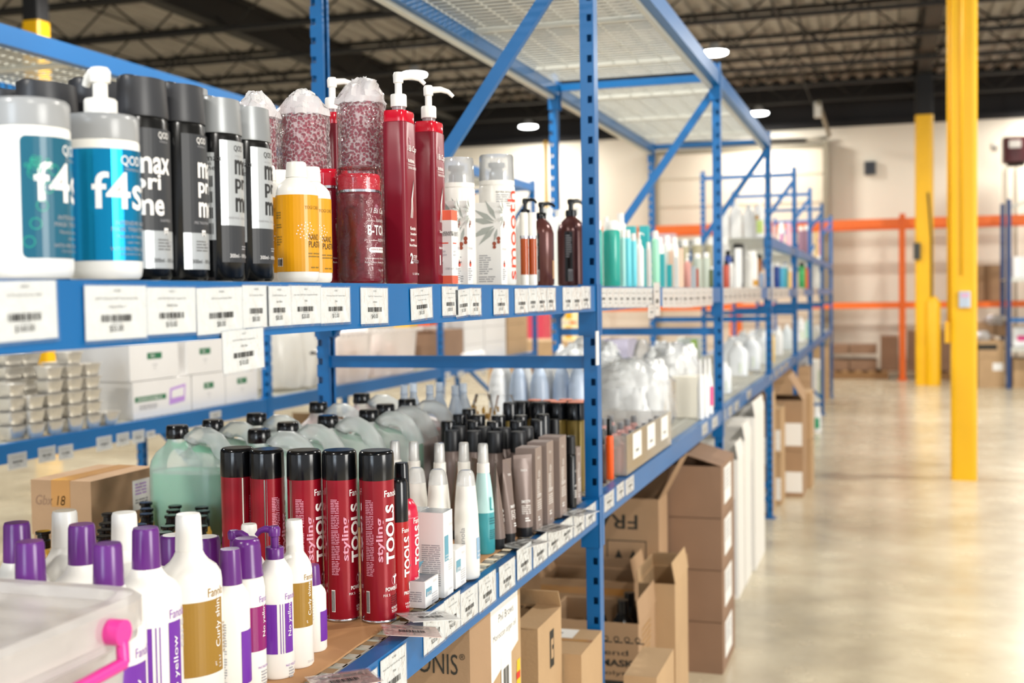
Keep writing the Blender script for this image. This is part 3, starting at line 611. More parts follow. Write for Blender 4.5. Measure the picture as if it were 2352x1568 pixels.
front_carton(1149, 464, -.742, .058, .040, 'white carton with a grey olive branch drawing, largest, in front of the right foam bottle', p_olive, 'white olive branch cartons')
front_carton(1072, 461, -.747, .040, .028, 'slim white olive branch carton, nearest the large olive branch carton', p_olive, 'white olive branch cartons')
front_carton(1047, 461, -.762, .036, .026, 'slim white olive branch carton behind the coral banded carton', p_olive, 'white olive branch cartons')
def p_coral(t, wx, wy, h):
    for mp, w_ in ((FX(wx/2), wy), (FY(-wy/2), wx)):
        L = Lab(mp); L.rect(-w_/2, h*.865, w_/2, h, ORC); L.rect(-w_/2, 0, w_/2, h*.11, ORC)
        if w_ == wy: L.t('SILK THERAPY', 0, h*.68, .004, TXTK, ax=.5); L.t('HAIR ESSENCE', 0, h*.65, .004, TXTK, ax=.5); L.rect(-.009, h*.545, .009, h*.56, TXTO); L.fine(-.006, h*.45, .012, 2, .006, TXTLG); L.t('100 ml', .004, h*.19, .004, TXTG)
        else: L.fine(-w_/2+.003, h*.66, w_-.006, 22, .0036, INKG)
        L.obj('print', t)
front_carton(1036, 482, -.738, .030, .030, 'coral banded white carton between the red pump bottles and olive cartons', p_coral)
for (x, yt, X, lab) in ((1203, 488, -.752, 'slim amber tube spray with white cap, left of the pair'), (1222, 488, -.738, 'slim amber tube spray with white cap, right of the pair')):
    loc, h, k = put(x, yt, SZ2, X=X); r = .0092; t = thing('tube_spray', lab, 'bottle', loc, 0, 'slim amber tube sprays')
    M().loft([(0, r), (h*.14, r)], 24).obj('base', WHT, t); M().loft([(h*.14, r*.93), (h*.64, r*.93)], 24).obj('body', AMB, t); M().loft([(h*.64, r), (h*.68, r)], 24).obj('silver_ring', SILV, t); M().loft([(h*.68, r*.98), (h*.99, r*.96), (h, r*.8)], 24).obj('cap', WHT, t)
    L = Lab(cyl(0, r), .002); L.t('smooth', .004, h*.2, .006, TXTO, w=h*.35, rot=R(90)); L.obj('label', t)
BROWN = pm('brown_bottle', '5a3430', .22, metal=.25)
def brown_pump(loc, h, r, lab, ang, mat=BROWN, lbl=True):
    t = thing('pump_bottle', lab, 'bottle', loc, 0, 'pump bottles beside the post'); hb = h*.80
    M().loft([(0, r*.9), (.004, r), (hb*.78, r), (hb*.86, r*.9), (hb*.93, r*.68), (hb*.98, r*.4), (hb, r*.36)], 44).obj('body', mat, t)
    pump(t, hb, r*.40, BLK, ang, .034, (h-hb)/.05)
    if lbl:
        L = Lab(cyl(0, r), .005); TAN = pm('label_tan', 'b48c62', .5); L.rect(-.008, h*.08, .010, h*.30, TAN); L.rect(.0105, h*.08, .016, h*.30, BBODY); L.t('G+', .006, h*.55, .010, TXTW)
        if ang > 0: L.rect(-.066, h*.05, -.045, h*.62, BBODY); L.rect(-.057, h*.055, -.046, h*.19, TXTLG); L.bars(-.056, h*.06, .009, h*.11, TXTK, n=9); L.fine(-.062, h*.58, .014, 10, .006, TXTG)
        L.obj('label', t)
    return t
for (x, yt, X, r, lab, ang) in ((1311, 457, -.785, .0365, 'brown pump bottle with black pump right beside the blue post', R(35)), (1243, 461, -.80, .0300, 'brown pump bottle with black pump, left of the one at the post', R(20))):
    loc, h, k = put(x, yt, SZ2, X=X); brown_pump(loc, h, r, lab, ang)
loc, h, k = put(1206, 455, SZ2, X=-.835); t = brown_pump(loc, h, .0275, 'white bottle with black pump behind the slim amber tubes', R(-20), WHT, False); L = Lab(cyl(0, .0275), .005); L.t('FLO', .012, h*.55, .006, TXTG); L.fine(.006, h*.4, .014, 2, .005, TXTG); L.obj('label', t)
for i, (x, yt, X) in enumerate(((1258, 478, -1.02), (1284, 482, -1.06), (1329, 478, -1.02))):
    loc, h, k = put(x, yt, SZ2, X=X); simple('shampoo_bottle', ('white bottle in the back row, seen between the two brown pump bottles', 'white bottle top in the back row just left of the brown bottle at the post', 'white bottle in the back row between the brown pump and the blue post')[i], 'bottle', loc, [(0, .03), (h*.85, .03), (h*.9, .016)], WHT, [(h*.9, .014), (h, .014)], WHT, group='white bottles in the back row')
# ================================================================ PRICE LABELS ON THE BEAMS
SLEEVE = film('label_sleeve', 'dfe8f2', .12, .06, .5, 60, spec=.2)
def price(parent, x0, y0, x1, y1, X, code, lines, cost, rot=0, seed=1, ink=INK, off=0.0012, simple_=False):
    # pixel box of the label on the plane of the beam's front; y measured at its left edge top and bottom
    a = at((x0+x1)/2, y0, X=X+off); b = at((x0+x1)/2, y1, X=X+off); l = at(x0, (y0+y1)/2, X=X+off).y; r_ = at(x1, (y0+y1)/2, X=X+off).y
    w, h = r_-l, a.z-b.z; m = M(); L = Lab(plane((0, 0, 0), (0, math.cos(rot), math.sin(rot)), (0, -math.sin(rot), math.cos(rot))))
    mp = L.map; th = .0009
    c = [(-w/2, -h/2), (w/2, -h/2), (w/2, h/2), (-w/2, h/2)]; L.mi(PAPER); L.mi(SLEEVE)
    L.m.hexa([mp(u, v, -th) for u, v in c]+[mp(u, v, 0) for u, v in c], 0)
    L.rect(-w/2-.002, -h/2-.003, w/2+.002, h/2+.002, SLEEVE, .0007)
    if simple_: L.fine(-w*.3, h*.25, w*.6, 1, h*.06, INKG, seed=seed); L.bars(-w*.25, -h*.12, w*.5, h*.13, INK, seed=seed, n=8); L.fine(-w*.15, -h*.25, w*.3, 1, h*.08, INKG)
    else:
        L.t(code, 0, h*.385, h*.05, INKG, ax=.5)
        for i, q in enumerate(lines): L.t(q, 0, h*(.235-.15*i), h*.052, INKG if len(q) > 14 else INK, ax=.5, w=min(w*.86, len(q)*h*.032))
        L.bars(-w*.26, -h*.17, w*.5, h*.13, ink, seed=seed, n=20); L.fine(-w*.1, -h*.195, w*.18, 1, h*.022, INKG)
        L.t(cost, -w*.02, -h*.37, h*.135, INK, ax=.5, w=min(w*.46, h*.07*len(cost)))
    o = L.obj('price_label', parent); o.location = ((a.x, (l+r_)/2, (a.z+b.z)/2) if parent is None else Vector((a.x, (l+r_)/2, (a.z+b.z)/2))); return o
B21, B11 = BEAMS[(0, Z2)], BEAMS[(0, Z1)]
for i, q in enumerate((( -22, 645, 131, 782, '409024', ('BOTTLE QOD Max Prime 1000ml',), '$160.00', R(1.2)), (196, 656, 336, 779, '411086', ('QOD Professional FAST Treat Intensive Hair', 'Treatment Mask 1L'), '$55.00', 0),
    (336, 660, 450, 766, '410217', ('QOD MAX PRIME After Treatment Hair', 'SHAMPOO 300ml'), '$10.00', 0), (558, 655, 617, 752, '410445', ('dy Conditioner 300ml',), '$8.00', 0), (452, 660, 562, 765, '410444', ('QOD Extrabody Shampoo 300ml',), '$8.00', R(1)),
    (613, 657, 668, 748, '410220', ('CONDITIONER Anti - yell', 'Hair 300ml'), '$8.00', 0), (664, 656, 738, 744, '40714', ('(new stock) QOD Fiber Complex Bond Builder', '120ml'), '$20.00', 0), (737, 660, 804, 741, '410867', ('YOGI Nano Plastia Hair Treatment Repair', '250ml'), '$12.00', 0),
    (829, 661, 891, 743, '411875', ('Capelli Hair Treatment & Toxin', 'w/Keratin'), '$40.00', R(-.5)), (944, 661, 993, 732, '411877', ('Capelli Ravenna Professional Hair Serum', 'Treatment Step 2 Smooth'), '$42.00', R(2)), (1016, 658, 1052, 724, '41187', ('Capelli Ravenna Professional', 'Treatment Step 1'), '$38.00', 0),
    (1080, 662, 1105, 723, '40716', ('Hair Mask Hair Oil 120ml',), '$15.00', 0), (1047, 664, 1082, 725, '41199', ('SILK THERAPY HAIR ESSENCE',), '$12.00', R(2.5)), (1134, 664, 1168, 721, '41204', ('Professional Smooth Hair Oil', '50ml'), '$15.00', 0),
    (1183, 663, 1214, 718, '4109', ('Smooth Control Shampoo',), '$30.00', 0), (1233, 661, 1257, 714, '4190', ('Moroccan Oil',), '$40.00', 0), (1213, 662, 1235, 715, '4112', ('Smooth Serum',), '$40.00', 0), (1255, 661, 1276, 712, '4114', ('Hair Serum',), '$12.00', 0),
    (1293, 660, 1316, 712, '410', ('Conditioner',), '$10.00', 0), (1314, 660, 1336, 711, '411', ('Shampoo',), '$10.00', 0), (1335, 658, 1356, 708, '412', ('Hair Mask',), '$10.00', 0))):
    price(B21, *q[:4], XF, *q[4:7], rot=q[7], seed=i+1, off=.0016+(i % 2)*.0008)
price(B21, 512, 757, 606, 851, XF, '410219', ('QOD MAX PRIME After Treatment Hair', 'MASK 300ml'), '$10.00', rot=R(1.5), seed=8, off=.004)
for i, q in enumerate(((790, 1560, 868, 1700, '41248', ('Fanola Extra Strong Hair Mask',), '$20.00'), (875, 1497, 934, 1606, '412484', ('Fanola Power Style Extra Strong Hair spray', '750ml'), '$18.50'), (973, 1400, 1022, 1487, '412485', ('Fanola Thermal Mousse',), '$20.00'), (1021, 1368, 1057, 1452, '412486', ('Therapy Lotion 12x8ml',), '$40.00'),
    (1058, 1351, 1098, 1422, '41251', ('Energy Therapy Shampoo', '250ml'), '$34.50'), (1100, 1320, 1139, 1392, '41252', ('Therapy Purifying', '250ml'), '$20.00'), (1147, 1290, 1183, 1356, '41253', ('Leave-in Tonic 200ml',), '$15.00'), (1188, 1253, 1221, 1320, '41255', ('Active Lotion',), '$18.00'),
    (1225, 1232, 1257, 1293, '41256', ('Curl Cream',), '$20.00'), (1259, 1212, 1289, 1266, '41257', ('Sculpting Gel',), '$20.00'), (1288, 1192, 1316, 1244, '4126', ('Hair Paste',), '$20.00'), (1318, 1176, 1343, 1224, '4127', ('Fixing Spray',), '$22.00'), (1345, 1160, 1368, 1203, '4128', ('Sea Spray',), '$22.00'))):
    price(B11, *q[:4], XF, *q[4:7], seed=i+2, off=.0016+(i % 2)*.0008)
# farther bays: labels nearly cover the eye-level beam
for bay, xs in ((1, [1379, 1394, 1408, 1421, 1435, 1448, 1461, 1474, 1487, 1500, 1522, 1535, 1548, 1560, 1567, 1580, 1594, 1597, 1610, 1624, 1637]), (2, [1662, 1672, 1683, 1694, 1705, 1716, 1727, 1738, 1749]), (3, [1764, 1776, 1788, 1800, 1812]), (4, [1829, 1838, 1847]), (5, [1869, 1878])):
    for i in range(len(xs)-1):
        if xs[i+1]-xs[i] > 20: continue
        price(BEAMS[(bay, Z2)], xs[i], 661, xs[i+1]-.4, 661+min(45, 62*(2036-xs[i])/640), XF, '', (), '', seed=i, simple_=True)
price(BEAMS[(1, Z2)], 1502, 649, 1516, 725, XF, '', (), '', simple_=True, off=.006); price(BEAMS[(1, Z2)], 1489, 700, 1503, 730, XF, '', (), '', simple_=True, off=.006)
for bay, P in ((1, ((1387, 1131, 1410), (1417, 1109, 1434), (1437, 1096, 1456), (1613, 972, 1625), (1636, 957, 1648))), (2, ((1659, 941, 1667), (1673, 932, 1682), (1687, 921, 1697), (1716, 897, 1725))), (3, ((1770, 858, 1776), (1781, 849, 1787), (1792, 840, 1799), (1803, 831, 1810)))):
    for x0, y0, x1 in P: price(BEAMS[(bay, Z1)], x0, y0, x1, y0+(2036-x0)*.058, XF, '', (), '', simple_=True, seed=x0)
# white sleeve hanging on the near post
o = M().box(0, -.012, 0, .003, .012, .085).obj('hanging_label', PAPER, rack, at(1371, 838, X=-.694)); o['label'] = 'white label sleeve hanging on the post'
for q in ((18, 1040, 62, 1076), (88, 1026, 128, 1060), (134, 1022, 168, 1054), (222, 1002, 257, 1033), (268, 994, 297, 1022), (304, 988, 332, 1016), (336, 989, 356, 1004), (482, 944, 508, 960)):
    price(BEAMS[('r2', 0, Z1b)], *q, XF2, '', (), '', simple_=True, seed=q[0])
for q in ((1018, 855, 1034, 870), (1052, 852, 1065, 865), (1105, 850, 1114, 860)): price(BEAMS[('r2', 1, Z1b)], *q, XF2, '', (), '', simple_=True, seed=q[0])
def loose(px, py, rz, lab, pink=0, w=.085, h=.06, z=SZ1+.003, tilt=0):
    p = at(px, py, Z=z+.004); L = Lab(plane((0, 0, 0), (1, 0, 0), (0, 1, 0))); L.mi(pm('pink_paper', 'f0d4cc', .3) if pink else PAPER); mp = L.map
    c = [(-w/2, -h/2), (w/2, -h/2), (w/2, h/2), (-w/2, h/2)]; L.m.hexa([mp(u, v, -.001) for u, v in c]+[mp(u, v, 0) for u, v in c], 0)
    L.rect(-w/2-.003, -h/2-.003, w/2+.003, h/2+.003, SLEEVE, .0008); L.bars(-.02, -.012, .04, .012, INK, seed=px, off=.0012, n=20); L.fine(-w*.35, h*.3, w*.7, 2, .005, INKG, off=.0012); L.t('$', .0, -h*.4, .006, INKG, off=.0012)
    o = L.obj('loose_price_card', None); o.location = p; o.rotation_euler = (0, R(tilt), rz); return tag(o, lab, 'price card', 'loose price cards lying on the shelf edge')
loose(985, 1415, R(48), 'loose price card in a sleeve at the shelf edge by the coral mousse can', z=SZ1+.006, tilt=6)
loose(945, 1448, R(30), 'pinkish price card lying at the foot of the nearest tall red can', 1, tilt=7)
loose(790, 1560, R(42), 'pinkish price card on the shelf edge at the bottom, right of the white bottles', 1)
loose(1205, 1248, R(70), 'price card lying below the black caps of the grey tubes', w=.09); loose(1270, 1212, R(72), 'price card lying on the shelf edge before the grey brown cartons, middle one'); loose(1330, 1177, R(72), 'price card lying on the shelf edge next to the blue post')
# ================================================================ LOWER SHELF, NEAR BAY
LINER = pm('liner_cardboard', 'b98a5e', .75, noise=.1, nscale=6)
def ragged(x0, y0, x1, y1, z, lab, seed, n=30):
    rd = random.Random(seed); m = M(); top = []
    for i in range(n+1): top.append((x1+rd.uniform(-.004, .004), y0+(y1-y0)*i/n))
    P = [(x0, y0)]+top+[(x0, y1)]; k = len(P); m.add([(a, b, z) for a, b in P]+[(a, b, z+.0028) for a, b in P], [list(reversed(range(k))), [k+i for i in range(k)]]+[(i, (i+1) % k, k+(i+1) % k, k+i) for i in range(k)])
    return tag(m.obj('cardboard_liner', LINER), lab, 'cardboard sheet')
ragged(-1.42, .62, -.752, 2.93, Z1+.0012, 'flat brown cardboard sheet lining the lower shelf of the nearest bay', 3)
SL = Z1+.0045
def loft_bottle(name, lab, loc, secs, mat, group=None, rz=0, cat='bottle', n=44):
    t = thing(name, lab, cat, loc, rz, group); M().loft(secs, n).obj('body', mat, t); return t
def litre(loc, h, lab, capmat, label=None, rz=0, a=.036, b=.041, neckw=.0155):
    t = thing('shampoo_bottle', lab, 'bottle', loc, rz, 'white litre bottles on the lower shelf'); hc = h*.82; r = neckw
    M().loft([(0, a*.92, b*.92), (.004, a, b), (h*.66, a, b), (h*.70, a*.97, b*.97), (h*.735, a*.85, b*.84), (h*.765, a*.62, b*.60), (h*.79, r*1.25, r*1.25), (hc, r*1.02, r*1.02)], 52).obj('body', WHT, t)
    M().loft([(hc-.004 if capmat == PURP else hc, r*1.08, r*1.08), (h*.985, r*.99, r*.99), (h, r*.9, r*.9)], 36).obj('cap', capmat, t)
    if label:
        L = Lab(cyl(0, a+.0003, b+.0003), .005)
        if label == 'yellow':
            L.t('Fanola', .004, h*.585, .011, TXTPU, w=.030); L.rect(-.038, h*.03, -.020, h*.56, LPURP); L.rect(-.016, h*.03, -.0145, h*.56, LPURP); L.rect(-.011, h*.03, -.0095, h*.56, LPURP); L.rect(-.004+.006, h*.03+.0, .024, h*.57, LPURP)
            L.t('No yellow', .019, h*.19, .0105, TXTW, rot=R(90), w=.078); L.t('pH', .013, h*.06, .004, TXTW, rot=R(90)); L.t('5.3 5.7', .020, h*.05, .004, TXTW, rot=R(90)); L.t('care', .034, h*.43, .008, TXTLG, rot=R(90), w=.034)
        elif label == 'yellow2': L.t('Fanola', .002, h*.505, .011, TXTPU, w=.030); L.rect(-.036, h*.03, .022, h*.48, LPURP); L.t('No yellow', .012, h*.10, .0105, TXTW, rot=R(90), w=.078)
        elif label == 'curly': L.t('Fanola', .000, h*.60, .011, LGOLD, w=.030, off=.0006); L.rect(-.038, h*.22, .027, h*.585, LGOLD); L.t('Curly shine', .023, h*.345, .0115, TXTW, rot=R(90), w=.066); L.t('pH', .013, h*.255, .004, TXTW, rot=R(90)); L.t('5.3 5.7', .021, h*.24, .004, TXTW, rot=R(90)); L.fine(.030, h*.45, .012, 8, .005, LGOLD)
        L.obj('label', t)
    return t
HL = .25
for (x, yt, lab, cm, lb, rz) in ((38, 1199, 'white bottle with dark purple cap, leftmost at the left edge', PURP, None, 0), (68, 1242, 'white bottle with purple cap rising behind the bin lid, second from left', PURP, None, 0), (187, 1203, 'purple capped white bottle between the two white capped ones', PURP, None, 0),
        (247, 1247, 'purple capped white bottle with a solid purple label, just behind the bin lid', PURP, 'yellow2', R(-12)), (334, 1211, 'purple capped white bottle with striped purple label beside the gold label bottle', PURP, 'yellow', R(-20)), (148, 1172, 'white bottle with white cap standing before the cardboard box, left one', WHT, None, 0),
        (285, 1176, 'white bottle with white cap in the back row, right of the purple capped ones', WHT, None, 0), (432, 1179, 'large white bottle with white cap and broad gold label', WHT, 'curly', R(-22))):
    loc, h, k = put(x, yt, SL, h=HL); litre(loc, h, lab, cm, lb, rz)
# smaller products of the same range
def small_range(loc, h, lab, kind, r=.024):
    t = thing('hair_product_bottle', lab, 'bottle', loc, R(-25), 'smaller white bottles beside the litre bottles'); L = Lab(cyl(0, r+.0003), .004)
    if kind in ('pump', 'pump2', 'curly', 'cap', 'plain'):
        M().loft([(0, r*.92), (.003, r), (h*.66, r), (h*.70, r*.93), (h*.74, r*.75), (h*.775, r*.55), (h*.79, r*.5)], 44).obj('body', WHT, t)
    if kind in ('pump', 'pump2'):
        pump(t, h*.785, .0125, PURP, R(-150) if kind == 'pump' else R(20), .026, h*.215/.05)
        L.t('Fanola', -.002, h*.525, .0085, TXTPU, w=.022); L.rect(-.034, h*.17, -.014, h*.50, LPURP); L.rect(-.010, h*.17, -.009, h*.50, LPURP); L.rect(-.0065, h*.17, -.0055, h*.50, LPURP); L.rect(-.003, h*.17, .011, h*.50, LPURP); L.t('No yellow', .009, h*.28, .0075, TXTW, rot=R(90), w=.05); L.t('NO YELLOW', -.003, h*.08, .003, TXTPU); L.fine(.002, h*.07, .010, 5, .004, TXTG)
    elif kind in ('curly', 'plain'):
        M().loft([(h*.78, r*.52), (h*.985, r*.48), (h, r*.43)], 32).obj('cap', WHT, t)
        if kind == 'curly': L.t('Fanola', -.003, h*.60, .008, LGOLD, w=.021); L.rect(-.030, h*.28, .013, h*.585, LGOLD); L.t('Curly shine', .010, h*.355, .0075, TXTW, rot=R(90), w=.047); L.t('pH', .002, h*.305, .003, TXTW, rot=R(90)); L.fine(.015, h*.45, .008, 8, .004, TXTLG); L.t('350 ml', .0, h*.03, .0035, TXTLG)
    elif kind == 'cap':
        M().loft([(h*.77, r*.64), (h*.98, r*.56), (h, r*.52)], 36).obj('cap', PURP, t); L.fine(-.037, h*.53, .016, 34, .0034, TXTG, seed=3); L.rect(-.002, h*.12, .026, h*.47, LPURP)
    elif kind == 'mousse':
        M().loft([(0, r*.95), (.004, r), (h*.66, r), (h*.72, r*.92), (h*.76, r*.75)], 44).obj('body', WHT, t); M().loft([(h*.745, r*.95), (h*.77, r*.90), (h*.95, r*.80), (h*.985, r*.74), (h, r*.6)], 40).obj('cap', PURP, t)
        L.t('Fanola', .002, h*.575, .0085, TXTPU, w=.022); L.rect(-.012, h*.25, .024, h*.55, LMAG); L.t('No yellow', .014, h*.34, .0075, TXTW, rot=R(90), w=.048); L.t('INCREDIBLE', -.002, h*.13, .003, TXTPU); L.fine(.003, h*.11, .012, 6, .004, TXTG)
    if L.m.f: L.obj('label', t)
    return t
for (x, yt, h, lab, kind, r) in ((528, 1266, .195, 'purple capped bottle turned to show its grey fine print', 'cap', .0235), (565, 1235, .197, 'rounded purple capped mousse can with magenta label', 'mousse', .0235), (630, 1219, .205, 'white pump bottle with purple pump and striped purple label', 'pump', .0235),
        (676, 1209, .205, 'small white bottle with small gold label at the right of the white group', 'curly', .0235), (536, 1217, .19, 'purple pump bottle in the row behind, its spout pointing right', 'pump2', .022), (572, 1207, .19, 'small white bottle with white cap behind the rounded purple cap', 'plain', .0235)):
    loc, h, k = put(x, yt, SL, h=h); small_range(loc, h, lab, kind, r)
loc, h, k = put(716, 1296, SL, h=.125); small_range(loc, h, 'purple capped white bottle mostly hidden behind the small gold labelled bottle', 'cap', .020)
for (x, yt, lab) in ((398, 1228, 'round purple mask jar lid left of the white neck of the gold label bottle'), (474, 1232, 'round purple mask jar lid right of the white neck of the gold label bottle')):
    loc, h, k = put(x, yt, SL, h=.12); t = thing('mask_jar', lab, 'jar', loc, 0, 'purple lidded mask jars'); r = .022
    M().loft([(0, r*.9), (h*.6, r)], 32).obj('body', WHT, t); M().loft([(h*.6, r*1.05), (h*.96, r*1.03), (h, r*.93)], 36).obj('lid', PURP, t); M().loft([(h, r*.8), (h+.0006, r*.8)], 24).obj('lid_sticker', TXTW, t)
# golden oil bottles with flip caps in a white tray
p = at(215, 1205, Z=SL+.05); q = at(500, 1200, Z=SL+.05)
oils = [(335, 1153), (337, 1167), (336, 1179), (320, 1203), (402, 1160), (398, 1170), (394, 1182), (386, 1207), (378, 1221), (463, 1163), (466, 1172), (461, 1184), (460, 1207), (249, 1178), (244, 1200), (240, 1215), (238, 1230), (99, 1219)]
word = ('back', 'second', 'third', 'fourth', 'fifth')
cols = [('middle', 4), ('right-middle', 5), ('right', 4), ('left', 4)]; labs = []
for nm, c in cols: labs += ['gold oil bottle with black flip cap, %s in the %s column before the green jug' % (word[i], nm) for i in range(c)]
labs += ['black flip capped oil bottle standing alone at the left before the cardboard box']
proto = None
for (x, yt), lab in zip(oils, labs):
    h = .088; p = at(x, yt, Z=SL+h+.001)
    if proto is None:
        proto = thing('oil_bottle', lab, 'bottle', (p.x, p.y, SL+.001), 0, 'gold oil bottles with black flip caps'); r = .0135
        M().loft([(0, r*1.1), (.003, r*1.25), (h*.5, r*1.25), (h*.62, r*.9), (h*.66, r*.7)], 28).obj('body', GOLDL, proto)
        M().loft([(h*.64, r*.95), (h*.80, r*.98), (h*.83, r*.8), (h*.92, r*.78), (h*.94, r*1.02), (h*.985, r*1.04), (h, r*.95)], 32).obj('cap', BLK, proto)
    else: dup(proto, lab, (p.x, p.y, SL+.001))
# storage bin with pink latches at the bottom left
MILK = film('frosted_bin', 'f1edea', .62, .3, .25, 8, spec=.15); PINK = pm('pink_plastic', 'e23a9a', .28)
zc = SL+.215; pc = at(366, 1348, Z=zc); bx, by = pc.x, pc.y; t = thing('storage_bin', 'frosted clear storage bin with pink latches at the bottom left', 'bin', (bx-.14, by-.2, SL))
hx, hy, H = .14, .2, .215
m = M().loft([(0, hx-.03, hy-.03, 8), (.005, hx-.024, hy-.024, 8), (H-.05, hx-.012, hy-.012, 8), (H-.045, hx-.004, hy-.004, 9), (H-.03, hx-.004, hy-.004, 9)], 96, caps=(1, 0)); m.obj('tub', MILK, t)
m = M().loft([(H-.034, hx, hy, 9), (H-.006, hx, hy, 9), (H, hx-.006, hy-.006, 9), (H, hx-.02, hy-.02, 9), (H-.010, hx-.026, hy-.026, 9)], 96, caps=(0, 1)); m.tube([(-.02, -.12, H-.008), (-.02, .10, H-.008)], [.012, .012], 10).obj('lid', MILK, t)
m = M(); X_ = hx+.004; y1_ = hy-.085; y0_ = -hy+.085
m.tube([(X_, y1_, H-.024), (X_+.008, y1_+.002, H-.036), (X_+.01, y1_, H-.054)], .0065, 10); m.tube([(X_+.01, y1_, H-.054), (X_+.01, (y1_+y0_)/2, H-.058), (X_+.01, y0_, H-.06)], .0065, 10); m.tube([(X_+.01, y0_, H-.06), (X_+.008, y0_, H-.05), (X_, y0_, H-.04)], .0065, 10)
m.obj('latch', PINK, t)
M().loft([(-.012, .013), (.012, .013)], 20).obj('hinge_knob', PINK, t, (X_, y1_, H-.024)); o = M().loft([(-.011, .014), (.011, .014)], 20).obj('hinge_knob', PINK, t, (X_-.002, y0_, H-.055)); 
for o in t.children:
    if o.name.startswith('hinge'): o.rotation_euler = (0, R(90), 0)
# tall red cans
def can(loc, h, r, lab, rz, kind='spray'):
    t = thing('spray_can', lab, 'can', loc, R(rz), 'red styling spray cans'); capz = h*.835
    M().loft([(0, r*.96), (.001, r*1.01), (.004, r*1.01), (.0045, r)], 48).obj('bottom_rim', SILV, t)
    M().loft([(.004, r), (capz, r)], 56).obj('body', pm('can_red', '8e1022', .22, metal=.15), t)
    M().loft([(capz-.001, r*1.01), (capz+.002, r*1.02), (h*.975, r*1.0), (h*.99, r*.97), (h*.997, r*.9), (h, r*.86)], 56).obj('cap', BLK, t)
    L = Lab(cyl(0, r), .004); L.rect(-r*2.05, .006, -r*1.97, capz-.002, SILV, .0005); L.rect(-r*1.9, .006, -r*1.87, capz-.002, SILV, .0005)
    L.t('Fanola', -.014, h*.735, .0105, TXTW, w=.030, bold=.01); L.t('styling', -.0145, h*.36, .0135, TXTP, rot=R(90), w=h*.255, bold=.02); L.t('TOOLS', .006, h*.345, .0185, TXTW, rot=R(90), w=h*.345, bold=.03)
    L.poly([(.0, h*.265), (.012, h*.275), (.013, h*.262), (.007, h*.255), (.006, h*.22), (.003, h*.22), (.003, h*.255)], TXTW); L.ring(.006, h*.245, .0085, .009, TXTP)
    L.t('POWER STYLE', -.0145, h*.185, .0062, TXTW, w=.042, bold=.02); L.t('FIX 5', -.018, h*.155, .0038, TXTW); L.fine(-.004, h*.155, .032, 6, .0035, pm('print_dark_red', '5a0a14', .5)); L.t('HUMIDITY PROOF', -.004, h*.075, .0042, TXTW, w=.028); L.t('TECHNOLOGY', -.004, h*.055, .0042, TXTW, w=.024)
    for q in range(5): L.fine(-r*1.62, h*(.72-.09*q), .013, 9, .0026, TXTP, seed=q)
    L.rect(-r*1.68, h*.06, -r*1.45, h*.19, TXTW); L.bars(-r*1.66, h*.065, r*.18, h*.12, TXTK, n=10)
    L.obj('label', t); return t
for i, (x, yt, rz, lab) in enumerate(((864, 1033, -14, 'tall red styling spray can with black cap, nearest to the shelf edge'), (779, 1032, -4, 'tall red styling spray can with black cap, second from the right'), (698, 1032, -2, 'tall red styling spray can with black cap, middle of the five'), (612, 1030, 45, 'tall red spray can second from the left, its silver seam facing out'), (545, 1028, 70, 'tall red spray can leftmost of the five, turned to its fine print'))):
    loc, h, k = put(x, yt, SL, h=.272); can(loc, h, .0277, lab, rz)
MOUS = pm('mousse_coral_red', 'c81e40', .2)
loc, h, k = put(922, 1062, SL, h=.238); t = thing('mousse_can', 'coral red mousse can with black cap right of the tall cans', 'can', loc, R(2)); r = .0262
M().loft([(0, r*.97), (.004, r), (h*.64, r), (h*.69, r*.93), (h*.735, r*.68), (h*.75, r*.5)], 44).obj('body', MOUS, t); M().loft([(h*.73, r*.52), (h*.98, r*.45), (h, r*.4)], 36).obj('cap', BLK, t)
L = Lab(cyl(0, r), .004); L.rect(-r*2, h*.62, r*2, h*.623, TXTP); L.t('Fanola', -.012, h*.58, .009, TXTW, w=.025, bold=.01); L.t('TOOLS', .006, h*.29, .016, TXTW, rot=R(90), w=h*.275, bold=.03); L.t('THERMAL MOUSSE', -.012, h*.175, .006, TXTW, w=.036); L.fine(-.012, h*.165, .026, 5, .0036, pm('print_dark_red', '5a0a14', .5)); L.t('THERMO', -.012, h*.085, .0045, TXTW); L.t('TECHNOLOGY', -.012, h*.06, .0045, TXTW, w=.024); L.rect(-r*2, h*.045, r*2, h*.047, TXTP); L.poly([(-.003, h*.24), (.009, h*.25), (.010, h*.237), (.004, h*.23), (.003, h*.2), (0, h*.2), (0, h*.23)], TXTW); L.obj('label', t)
loc, h, k = put(912, 1101, SL, h=.2195); t = thing('spray_can', 'slim red spray can with long black cap between the tall can and mousse can', 'can', loc, R(-5)); r = .0168
M().loft([(0, r*.97), (.003, r), (h*.69, r)], 40).obj('body', pm('can_red_bright', 'a8141c', .22), t); M().loft([(h*.69, r*1.02), (h*.97, r*1.0), (h, r*.85)], 40).obj('cap', BLK, t)
L = Lab(cyl(0, r), .004); L.t('Fanola', -.012, h*.61, .008, TXTW, w=.023, bold=.01); L.t('TOOLS', .006, h*.28, .015, TXTW, rot=R(90), w=h*.30, bold=.03); L.t('PRO FORCE', -.010, h*.15, .0055, TXTW, w=.028, bold=.02); L.ring(.004, h*.21, .007, .0075, TXTK); L.poly([(.001, h*.23), (.003, h*.235), (.005, h*.18), (.003, h*.18)], TXTW); L.t('HUMIDITY', -.008, h*.075, .0038, TXTW); L.t('TECHNOLOGY', -.008, h*.05, .0038, TXTW); L.obj('label', t)
